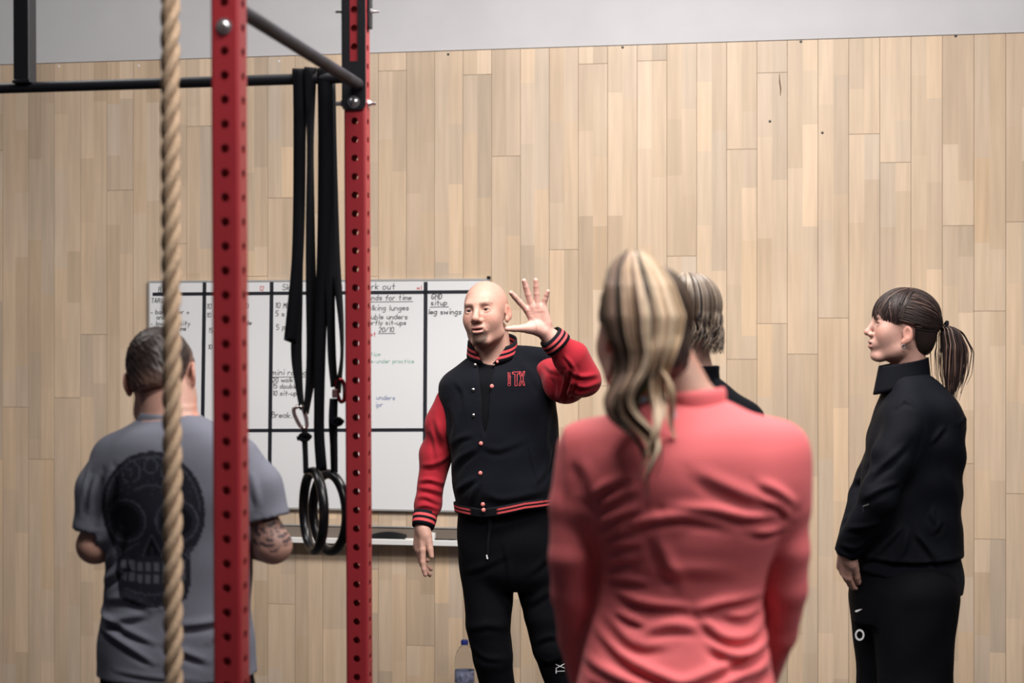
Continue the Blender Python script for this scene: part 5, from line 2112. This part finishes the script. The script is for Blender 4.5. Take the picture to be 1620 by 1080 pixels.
    so += [cap(pt(1230, 712), pt(1243, 800, -0.005), 0.050, 0.044, 0.045)] + chain([pt(1243, 800, -0.005), pt(1246, 870, -0.004), pt(1243, 930, 0.012), pt(1230, 1000, 0.055), pt(1206, 1068, 0.12)], [0.043, 0.040, 0.038, 0.035, 0.032], 0.010)
    px = lambda L: [(pt(a, b)[0], pt(a, b)[2]) for a, b in L]
    c2 = lambda L: px([(840 + a / 2.7, 680 + b / 2.7) for a, b in L])
    S = [(c2([(250, 270), (300, 220), (400, 170)]), 0.008, 0.007), (c2([(270, 310), (340, 270), (420, 220)]), 0.007, 0.007), (c2([(285, 380), (350, 340), (440, 300)]), 0.007, 0.008), (c2([(290, 440), (350, 410), (420, 400)]), 0.006, 0.006),
         (c2([(310, 560), (360, 530), (430, 520)]), 0.006, 0.006), (c2([(310, 480), (370, 460), (450, 450)]), 0.006, 0.005), (c2([(310, 610), (380, 605), (480, 620)]), 0.006, 0.006), (c2([(370, 385), (520, 345), (640, 340), (820, 370)]), 0.008, 0.009),
         (c2([(560, 300), (740, 310), (900, 340), (1060, 330)]), 0.009, 0.007), (c2([(680, 150), (800, 210), (920, 260), (1080, 290)]), 0.012, 0.005), (c2([(940, 200), (1020, 240), (1100, 300)]), 0.008, 0.007), (c2([(960, 270), (1030, 300), (1080, 350)]), 0.007, 0.007),
         (c2([(900, 400), (980, 405), (1050, 390)]), 0.007, 0.007), (c2([(520, 420), (560, 520), (640, 650)]), 0.012, 0.004), (c2([(360, 670), (470, 700), (650, 715)]), 0.007, 0.009), (c2([(660, 735), (790, 700), (980, 680)]), 0.008, 0.009),
         (c2([(350, 745), (400, 765), (470, 790)]), 0.006, 0.007), (c2([(780, 740), (880, 760), (960, 740)]), 0.007, 0.007), (c2([(440, 830), (560, 790), (700, 800)]), 0.009, 0.006), (c2([(700, 760), (800, 840), (920, 840), (990, 760)]), 0.008, 0.009),
         (c2([(280, 830), (400, 930), (560, 1000), (640, 1010), (850, 930), (1000, 880)]), 0.009, 0.012), (c2([(740, 860), (800, 900), (900, 915), (1000, 860)]), 0.009, 0.010), (c2([(220, 940), (330, 990), (480, 1040), (600, 1070)]), 0.010, 0.010),
         (c2([(240, 1010), (330, 1040), (420, 1090)]), 0.010, 0.008), (c2([(620, 1060), (760, 1030), (900, 980), (1010, 940)]), 0.010, 0.010), (c2([(860, 1060), (930, 1000), (1010, 980)]), 0.009, 0.009),
         (c2([(210, 110), (240, 180), (250, 260)]), 0.012, 0.005), (c2([(320, 760), (420, 860), (560, 860)]), 0.010, 0.006), (c2([(470, 560), (640, 560), (860, 570)]), 0.014, 0.0035)]
    top = sculpt('top', so, 0.0052, root, M['pink'], disp=lambda V, N: folds(V, N, S) * 1.0 + 0.0022 * wob(V, 51, 5) * np.clip(-N[:, 1] + 0.4, 0, 1))
    # rolled collar
    nb = pt(1094, 650, 0.012)
    pk = None

    def crow(t, r, z):
        return lambda A: (nb[0] + 0.002 + r * math.cos(A) - 0.004 * t, nb[1] + (r * 1.02) * math.sin(A), nb[2] + z - 0.012 * max(0, math.sin(A)) + 0.006 * math.cos(A))
    rows = [crow(0, 0.072, -0.016), crow(0.2, 0.0655, -0.004), crow(0.4, 0.0625, 0.004), crow(0.6, 0.0630, 0.016), crow(0.75, 0.0635, 0.028), crow(0.9, 0.061, 0.036), crow(1.0, 0.0575, 0.038)]
    ring_band('collar', rows, M['pink'], top, [BLK] * 7, 64, 0.004)
    tb = bvh_of(top)
    mb = MB()
    for (a, b, w_, h_) in ((1089, 652, 5, 12), (1091, 664, 4, 8)):
        q = project([pt(a - w_, b - h_, -0.3), pt(a + w_, b - h_, -0.3), pt(a + w_ * 0.6, b + h_, -0.3), pt(a - w_ * 0.6, b + h_, -0.3)], tb, 0.002)
        mb.add(q, [(0, 1, 2, 3)])
    mb.build('reflective_mark', mat('reflective_grey', srgb(206, 150, 156), 0.5), top, fix=False)
    tro = [loft([w.row(1130, 925, 1215, 0, 0.118), w.row(1200, 915, 1228, -0.01, 0.128), w.row(1270, 915, 1230, 0, 0.12), w.row(1310, 925, 1220, 0, 0.10)], 0, n=2.2)]
    for s_, x, a in ((-1, 998, 990), (1, 1150, 1160)):
        tro += [cap(pt(x, 1250), pt(x, 1530, 0.01), 0.090, 0.060, 0.010), cap(pt(x, 1530, 0.01), pt(a, 1835), 0.060, 0.041, 0.010)]
    sculpt('leggings', tro, 0.011, root, M['tech'])
    for a in (ankl, ankr):
        shoe(root, a[0], a[1], PI, 0.9)


def bob_woman():
    w = Who(1105, 4.3, 'woman with short wavy bob and black jacket, mostly hidden behind the pink top')
    root = w.root
    pt = w.pt
    HR = rotz(math.radians(-155)) @ rotx(math.radians(4))
    HT = pt(1083, 508, 0.0)
    tr = [w.row(588, 1078, 1126, 0.01, 0.045), w.row(602, 1062, 1142, 0.01, 0.062), w.row(618, 1030, 1160, 0.0, 0.080), w.row(634, 1010, 1180, 0.0, 0.092), w.row(655, 1003, 1190, 0, 0.105), w.row(700, 1008, 1190, 0, 0.115),
          w.row(760, 1020, 1180, 0, 0.112), w.row(820, 1025, 1172, 0, 0.105), w.row(900, 1012, 1184, 0, 0.118), w.row(940, 1010, 1188, 0, 0.122)]
    sl, el, wl = pt(1012, 665), pt(1000, 790, -0.01), pt(1040, 870, 0.2)
    sr, er, wr = pt(1182, 665), pt(1192, 790, -0.01), pt(1150, 870, 0.2)
    SK = (0.56, 0.33, 0.26)
    skin = [loft(shrink(tr, 0.015, 0.015), 0), cap(pt(1088, 540, 0.01), pt(1102, 610, 0.012), 0.048, 0.054, 0.03)] + moved(head_ops(jaw=0.94, nose=0.9), HR, HT, 0.98)
    skin += [cap(sl, el, 0.038, 0.034, 0.006), cap(el, wl, 0.034, 0.025, 0.006), cap(sr, er, 0.038, 0.034, 0.006), cap(er, wr, 0.034, 0.025, 0.006)]
    skin += hand_ops(wl, (0.6, 0.7, -0.2), (0.5, -0.4, -0.4), 1, s=0.9) + hand_ops(wr, (-0.6, 0.7, -0.2), (-0.5, -0.4, -0.4), -1, s=0.9)
    ankl, ankr = pt(1045, 1425), pt(1160, 1425)
    skin += legs_ops(pt(1052, 1000), pt(1148, 1000), pt(1048, 1210), pt(1155, 1210), ankl, ankr, (0.082, 0.052, 0.037), foot=(0, 1, 0))

    def pig(V, N):
        c = skin_pigment((V - HT) @ HR / 0.98, SK, lips=(0.45, 0.18, 0.17), brows=(0.1, 0.07, 0.05))
        c[np.linalg.norm(V - HT, axis=1) > 0.19] = SK
        return c
    zf = HT[2]
    fine = ([(HT[0] - 0.1, HT[0] + 0.1, 0.005)], [(HT[1] - 0.1, HT[1] + 0.13, 0.005)], [(zf - 0.13, zf + 0.13, 0.005)])
    body = sculpt('body', skin, 0.012, root, M['skin'], fine, color=pig)
    eyes(body, HR, HT, 0.98, (0, -1, 0))
    HC = np.array((0, 0.014, 0.032))
    hair = sculpt('hair', moved([ell(HC, (0.0810, 0.1015, 0.0920)), HAIRLINE], HR, HT), 0.006, root, M['hair'], color=lambda V, N: np.clip(np.array((0.09, 0.065, 0.05)) * (1 + 0.5 * wob(V, 45, (110, 110, 12))[:, None]), 0.01, 1))
    rnd = np.random.RandomState(3)
    P_, C_ = [], []
    for q in range(330):
        a = rnd.uniform(-2.45, 2.45)                # round the head from cheek over the nape to the other cheek
        d1 = np.array((math.sin(a), math.cos(a), -0.15))
        d0 = np.array((0.15 * math.sin(a), 0.15 * math.cos(a), 1.0))
        top_ = combed(np.zeros(3), np.eye(3), (0.085, 0.106, 0.0955), d0, d1, 22, lift=0.004)
        e = top_[-1]
        out = np.array((d1[0], d1[1], 0)) / np.hypot(d1[0], d1[1])
        t = np.linspace(0.04, 1, 26)[:, None]
        ph = rnd.choice([0.0, 0.9, 2.0, 3.3]) + rnd.normal(0, 0.25)
        L = rnd.uniform(0.07, 0.112)
        wv = 0.011 * np.sin(t * 7.5 + ph) * t + 0.006 * t
        side = np.array((-out[1], out[0], 0))
        low = e + out * wv + side * 0.012 * np.cos(t * 7.5 + ph) * t + np.array((0, 0, -1.0)) * t * L - out * 0.014 * t ** 2
        P = np.vstack([top_, low]) + HC
        P_.append(P @ HR.T + HT)
        k = rnd.uniform(0, 1)
        C_.append((np.array((0.34, 0.27, 0.21)) if k > 0.6 else np.array((0.16, 0.115, 0.085)) if k > 0.22 else np.array((0.045, 0.035, 0.033))) * rnd.uniform(0.75, 1.25))
    strands('wavy_hair', P_, 0.0020, M['hair'], hair, C_, 4)
    so = [loft(tr, 0, n=2.3), cap(sl, el, 0.050, 0.045, 0.04), cap(el, wl, 0.045, 0.033, 0.008), cap(sr, er, 0.050, 0.045, 0.04), cap(er, wr, 0.045, 0.033, 0.008)]
    j = sculpt('jacket', so, 0.008, root, M['tech'], disp=lambda V, N: 0.003 * wob(V, 61, 6))
    nb = pt(1101, 600, 0.01)
    rows = [(lambda A, r=r, z=z: (nb[0] + r * math.cos(A), nb[1] + r * math.sin(A), nb[2] + z)) for r, z in ((0.072, -0.02), (0.064, 0.0), (0.062, 0.02), (0.063, 0.034), (0.06, 0.037))]
    ring_band('collar', rows, M['tech'], j, [BLK] * 5, 48, 0.004)
    tro = [loft([w.row(925, 1020, 1180, 0, 0.115), w.row(960, 1014, 1188, 0, 0.122), w.row(1010, 1016, 1184, 0, 0.115), w.row(1040, 1025, 1176, 0, 0.09)], 0, n=2.2)]
    for x, a in ((1050, 1045), (1150, 1160)):
        tro += [cap(pt(x, 1005), pt(x, 1210), 0.092, 0.062, 0.010), cap(pt(x, 1210), pt(a, 1418), 0.062, 0.046, 0.010)]
    sculpt('trousers', tro, 0.013, root, M['jersey'])
    for a in (ankl, ankr):
        shoe(root, a[0], a[1], PI, 0.9)


def side_woman():
    w = Who(1435, 5.1, 'dark ponytailed woman in black jacket standing in profile at the far right')
    root = w.root
    pt = w.pt
    HR = rotz(math.radians(-93)) @ rotx(math.radians(-7))
    HT = pt(1427.5, 518.5, 0.0)
    HS = 0.98
    YAW = math.radians(0)
    tr = [w.row(588, 1412, 1462, 0.0, 0.055), w.row(600, 1404, 1480, 0.0, 0.080), w.row(615, 1398, 1496, 0.0, 0.105), w.row(635, 1390, 1512, 0.0, 0.130), w.row(660, 1381, 1522, 0.0, 0.150), w.row(700, 1373, 1524, 0.0, 0.158),
          w.row(750, 1366, 1520, 0.0, 0.155), w.row(800, 1358, 1517, 0.0, 0.152), w.row(845, 1350, 1519, 0.0, 0.156), w.row(880, 1346, 1523, 0.0, 0.160)]
    sl, el, wl = pt(1432, 668, -0.135), pt(1392, 786, -0.165), pt(1338, 872, -0.075)
    sr, er, wr = pt(1428, 668, 0.135), pt(1372, 785, 0.14), pt(1337, 872, 0.04)
    SK = (0.47, 0.27, 0.22)
    skin = [loft(shrink(tr, 0.018, 0.018), 0), cap(pt(1436, 548, 0.0), pt(1442, 612, 0.0), 0.050, 0.058, 0.03)] + moved(head_ops(jaw=0.92, nose=0.92, brow=0.9, ear=(-0.012, -0.020)), HR, HT, HS)
    skin += [cap(sl, el, 0.04, 0.036, 0.006), cap(el, wl, 0.036, 0.025, 0.006), cap(sr, er, 0.04, 0.036, 0.006), cap(er, wr, 0.036, 0.025, 0.006)]
    skin += hand_ops(wl, (0.03, 0.42, -0.85), (0.75, 0.3, 0.1), 1, curl=(0.55, 0.6, 0.62, 0.65), s=0.92, thumb=(0.35, 0.35))
    skin += hand_ops(wr, (0.05, -0.42, -0.85), (0.75, -0.3, 0.1), -1, curl=(0.35, 0.4, 0.45, 0.5), s=0.92, thumb=(0.35, 0.35))
    ankl, ankr = pt(1440, 1262, -0.09), pt(1425, 1262, 0.09)
    skin += legs_ops(pt(1436, 960, -0.08), pt(1430, 960, 0.08), pt(1440, 1100, -0.085), pt(1420, 1100, 0.085), ankl, ankr, (0.07, 0.05, 0.038), foot=(-1, 0, 0))

    def pig(V, N):
        L = (V - HT) @ HR / HS
        c = skin_pigment(L, SK, lips=(0.36, 0.13, 0.125), brows=(0.07, 0.045, 0.04))
        c[np.linalg.norm(V - HT, axis=1) > 0.19] = SK
        return c
    zf = HT[2]
    fine = ([(HT[0] - 0.13, HT[0] + 0.02, 0.0024), (pt(1312, 0)[0], pt(1350, 0)[0], 0.0035)], [(HT[1] - 0.09, HT[1] + 0.09, 0.003)], [(zf - 0.125, zf + 0.06, 0.0024), (pt(0, 930)[2], pt(0, 862)[2], 0.0035)])
    body = sculpt('body', skin, 0.011, root, M['skin'], fine, color=pig)
    eyes(body, HR, HT, HS, (0, -1, 0.03))
    # ear stud
    e = HT + HR @ (np.array((0.078, 0.004, -0.036)) * HS)
    for s_ in (1,):
        mb = MB()
        th = np.linspace(0, 2 * PI, 17)[:-1]
        V, F = tube_np(np.stack([0.0055 * np.cos(th), 0 * th, 0.0055 * np.sin(th)], 1), np.full(16, 0.0016), 6, closed=True)
        mb.add(V, F)
        o = mb.build('earring', M['zinc'], body, smooth=True)
        o.location = HT + HR @ (np.array((0.0800, -0.004, -0.060)) * HS)
    # hair
    HC = np.array((0, 0.014, 0.034))
    rad = (0.0835, 0.104, 0.0945)
    HL = Op(lambda X, Y, Z: (np.interp(Y, [-0.12, -0.09, -0.075, -0.045, -0.015, 0.0, 0.024, 0.040, 0.055, 0.10], [-0.075, -0.050, -0.036, -0.022, -0.012, -0.020, -0.014, 0.050, 0.078, 0.080]) + Z), (-0.2, -0.2, -0.2), (0.2, 0.2, 0.10), 0.006, True)
    dk = np.array((0.030, 0.019, 0.018))
    hair = sculpt('hair', moved([ell(HC, rad), ell((0, 0.060, -0.035), (0.060, 0.048, 0.055), 0.03), HL], HR, HT, HS), 0.0045, root, M['hair'], color=lambda V, N: np.tile(dk * 0.8, (len(V), 1)))
    rnd = np.random.RandomState(9)
    TIE = HT + HR @ (np.array((0.006, 0.128, 0.020)))
    tdir = np.array((0.006, 0.128, 0.020)) - HC
    P_, C_ = [], []

    def tone():
        k = rnd.uniform()
        b = dk * rnd.uniform(0.45, 1.35)
        if k > 0.86:
            b = np.array((0.12, 0.075, 0.06)) * rnd.uniform(0.7, 1.3)
        return b
    for q in range(420):
        s_ = 1 if q % 3 else -1
        y = rnd.uniform(-0.085, 0.09)
        zl = np.interp(y, [-0.085, -0.045, -0.015, 0.0, 0.024, 0.045, 0.09], [0.056, 0.030, 0.018, 0.024, 0.012, -0.055, -0.070])
        k = rnd.uniform()
        d0 = np.array((s_ * 0.075, y - HC[1], zl - HC[2]))
        d0 = d0 / np.linalg.norm(d0)
        tp = np.array((s_ * 0.02, -0.35 + rnd.uniform(-0.3, 0.4), 1.0))
        d0 = d0 * (1 - k) + tp / np.linalg.norm(tp) * k
        dE = tdir + rnd.normal(0, 0.008, 3)
        P = combed(np.zeros(3), np.eye(3), rad, d0, dE, 20, lift=0.0015 + rnd.uniform(-0.001, 0.0022)) + HC
        P[-3:] += (np.array((0.006, 0.128, 0.020)) - P[-1]) * np.array([[0.25], [0.6], [0.95]])
        P_.append((P * HS) @ HR.T + HT)
        C_.append(tone())
    # fringe over the brow and temple
    for q in range(210):
        s_ = 1 if q % 3 else -1
        f = rnd.uniform(0, 1)
        d0 = np.array((s_ * rnd.uniform(0.0, 0.25), -0.25 + rnd.uniform(-0.25, 0.45), 1.0))
        d1 = np.array((s_ * (0.015 + 0.090 * f), -0.105 + 0.065 * f ** 1.5, -0.012 - 0.020 * f + rnd.uniform(-0.007, 0.008)))
        P = combed(np.zeros(3), np.eye(3), (0.082, 0.1045, 0.0945), d0, d1, 20, lift=0.003 + rnd.uniform(0, 0.003)) + HC
        P[:, 1] -= 0.010 * (1 - f) * np.linspace(0, 1, 20) ** 0.7
        P_.append((P * HS) @ HR.T + HT)
        C_.append(tone())
    strands('combed_hair', P_, 0.0017, M['hair'], hair, C_, 4, taper=(0.8, 1.0, 0.35))
    mb = MB()
    th = np.linspace(0, 2 * PI, 25)[:-1]
    V, F = tube_np(np.stack([0 * th, 0.013 * np.cos(th), 0.015 * np.sin(th)], 1), np.full(24, 0.0055), 8, closed=True)
    mb.add(V, F)
    o = mb.build('hair_tie', M['strap'], hair, smooth=True)
    o.location = TIE + np.array((0.004, 0, 0))
    o.rotation_euler = (0, 0.35, 0)
    P_, C_ = [], []
    tz = pt(1491, 520)
    for q in range(260):
        a, b = rnd.normal(0, 0.42), rnd.normal(0, 0.5)
        wd = 1 + 0.25 * rnd.normal()
        L = rnd.uniform(0.72, 1.0)
        ph = rnd.uniform(0, 6.28)
        t = np.linspace(0, L, 34)
        cx = np.interp(t, [0, 0.08, 0.2, 0.4, 0.65, 0.85, 1.0], [1489, 1496, 1503, 1509, 1508, 1506, 1504])
        cy = np.interp(t, [0, 0.08, 0.2, 0.4, 0.65, 0.85, 1.0], [519, 517, 525, 550, 584, 612, 634])
        hw = np.interp(t, [0, 0.08, 0.25, 0.45, 0.7, 1.0], [5, 10, 20, 26, 24, 12])
        x = cx + hw * a + 2.0 * np.sin(t * 7 + ph) * t
        y = cy + (0.25 * hw * b) * (1 - t)
        d = hw / 500 * b * 0.9 + 0.004 * np.sin(t * 6 + ph) * t
        P_.append(np.stack([pt(x_, y_, d_) for x_, y_, d_ in zip(x, y, d)]))
        g = tone()
        C_.append(np.array([g * (1 + 1.3 * tt) for tt in t]))
    strands('ponytail', P_, 0.0017, M['hair'], hair, C_, 4, taper=(0.8, 1.0, 0.3))
    # ---- jacket
    so = [loft(tr, 0, n=2.25)]
    so += [cap(pt(1438, 662, -0.115), pt(1412, 725, -0.15), 0.070, 0.064, 0.05), cap(pt(1412, 725, -0.15), pt(1390, 786, -0.165), 0.062, 0.058, 0.012), cap(pt(1390, 786, -0.165), pt(1341, 868, -0.08), 0.056, 0.040, 0.012)]
    so += [cap(pt(1432, 662, 0.115), pt(1396, 725, 0.135), 0.068, 0.060, 0.05), cap(pt(1396, 725, 0.135), pt(1370, 786, 0.14), 0.058, 0.055, 0.012), cap(pt(1370, 786, 0.14), pt(1340, 868, 0.04), 0.054, 0.040, 0.012)]
    so += [half(pt(1336, 879, 0), (-0.45, 0, -1), pt(1300, 920, -0.2), pt(1356, 870, 0.2))]
    px = lambda L: [(pt(a, b)[0], pt(a, b)[2]) for a, b in L]
    c4 = lambda L: px([(1280 + a / 2.571, 660 + b / 2.571) for a, b in L])
    S = [(c4([(165, 250), (230, 180), (330, 90)]), 0.010, 0.008), (c4([(190, 200), (200, 140), (230, 80)]), 0.009, 0.006), (c4([(440, 90), (470, 60), (500, 30)]), 0.008, 0.007), (c4([(160, 310), (220, 270), (300, 240)]), 0.009, 0.007),
         (c4([(390, 450), (430, 500), (470, 560)]), 0.009, 0.010), (c4([(230, 545), (290, 470), (330, 420)]), 0.009, 0.008), (c4([(310, 560), (340, 500), (350, 440)]), 0.009, 0.006), (c4([(455, 345), (450, 380), (460, 410)]), 0.008, 0.006),
         (c4([(480, 400), (470, 430), (455, 445)]), 0.008, 0.006), (c4([(120, 430), (170, 420), (240, 400)]), 0.009, 0.006), (c4([(100, 500), (150, 510), (200, 480)]), 0.009, 0.006), (c4([(520, 200), (560, 330), (580, 480)]), 0.018, 0.006),
         (px([(1400, 640), (1412, 630), (1424, 637)]), 0.006, 0.006), (px([(1500, 668), (1512, 660), (1522, 664)]), 0.008, 0.006), (px([(1350, 872), (1430, 879), (1520, 872)]), 0.005, 0.003)]
    jk = sculpt('jacket', so, 0.0058, root, M['tech'], disp=lambda V, N: folds(V, N, S) + 0.003 * wob(V, 71, 6))

    # stand-up collar, high at the nape and open under the chin
    b0 = pt(1430, 598)

    def crow(t):
        def f(A):
            r = 0.077 - 0.011 * t
            c_ = math.cos(A)                                # +1 at the nape (right), -1 under the chin
            x = b0[0] + 0.006 * t + r * c_ * 1.08 - 0.014 * max(0, -c_) * 1
            y = b0[1] + r * 0.92 * math.sin(A)
            z = b0[2] - 0.022 + 0.030 * c_ * (1 - t) + t * (0.074 + 0.014 * c_)
            return (x, y, z)
        return f
    ring_band('collar', [crow(t) for t in (0, 0.15, 0.35, 0.55, 0.75, 0.92, 1.0)], M['tech'], jk, [BLK] * 7, 72, 0.004)
    jb = bvh_of(jk)
    q = project([pt(1366, 809, -0.3), pt(1378, 806, -0.3), pt(1386, 801.5, -0.3), pt(1386, 803.5, -0.3), pt(1378, 808, -0.3), pt(1366, 810.5, -0.3)], jb, 0.003)
    mb = MB()
    mb.add(q, [(0, 1, 4, 5), (1, 2, 3, 4)])
    mb.build('sleeve_mark', mat('dull_print', srgb(92, 90, 92), 0.6), jk, fix=False)
    # ---- black top showing below the jacket
    lo = [loft([w.row(850, 1358, 1514, 0, 0.145), w.row(885, 1350, 1518, 0, 0.150), w.row(915, 1349, 1521, 0, 0.152), w.row(945, 1352, 1519, 0, 0.148)], 0, n=2.2),
          Op(lambda X, Y, Z: Z - (pt(0, 895)[2] - 0.088 * np.clip((X - pt(1345, 0)[0]) / 0.34, 0, 1)), (-1, -1, 0), (1, 1, pt(0, 880)[2]), 0, True)]
    sculpt('long_shirt', lo, 0.007, root, M['wool'], disp=lambda V, N: 0.003 * wob(V, 77, 7))
    # ---- trousers
    tro = [loft([w.row(860, 1362, 1508, 0, 0.135), w.row(905, 1352, 1514, 0, 0.145), w.row(945, 1347, 1515, 0, 0.146), w.row(985, 1349, 1510, 0, 0.13)], 0, n=2.2)]
    tro += [cap(pt(1447, 945, -0.06), pt(1447, 1080, -0.08), 0.136, 0.113, 0.010), cap(pt(1447, 1080, -0.08), pt(1441, 1255, -0.09), 0.113, 0.070, 0.010)]
    tro += [cap(pt(1412, 945, 0.06), pt(1411, 1080, 0.08), 0.138, 0.112, 0.010), cap(pt(1411, 1080, 0.08), pt(1426, 1255, 0.09), 0.110, 0.070, 0.010)]
    tr_ = sculpt('trousers', tro, 0.0075, root, M['jersey'], disp=lambda V, N: 0.002 * wob(V, 79, 5))
    tb = bvh_of(tr_)
    mb = MB()
    th = np.linspace(0, 2 * PI, 29)[:-1]
    Pi = project([pt(1360 + 5.0 * math.cos(a), 1004 + 6.2 * math.sin(a), -0.3) for a in th], tb, 0.004)
    Po = project([pt(1360 + 7.4 * math.cos(a), 1004 + 9.0 * math.sin(a), -0.3) for a in th], tb, 0.004)
    n = len(th)
    mb.add(np.vstack([Pi, Po]), [(i, (i + 1) % n, n + (i + 1) % n, n + i) for i in range(n)])
    mb.build('leg_print', M['print_white'], tr_, fix=False)
    mb = MB()
    q = project([pt(a, b, -0.3) for a, b in ((1352, 966.5), (1354, 965), (1360, 963.5), (1364, 963), (1360, 965.5), (1355, 968))], tb, 0.004)
    mb.add(q, [(0, 1, 5), (1, 2, 4, 5), (2, 3, 4)])
    mb.build('leg_print', M['print_white'], tr_, fix=False)
    for a in (ankl, ankr):
        shoe(root, a[0], a[1], -PI / 2, 0.9)


for fn in (coach, grey_man, pink_woman, bob_woman, side_woman):
    fn()
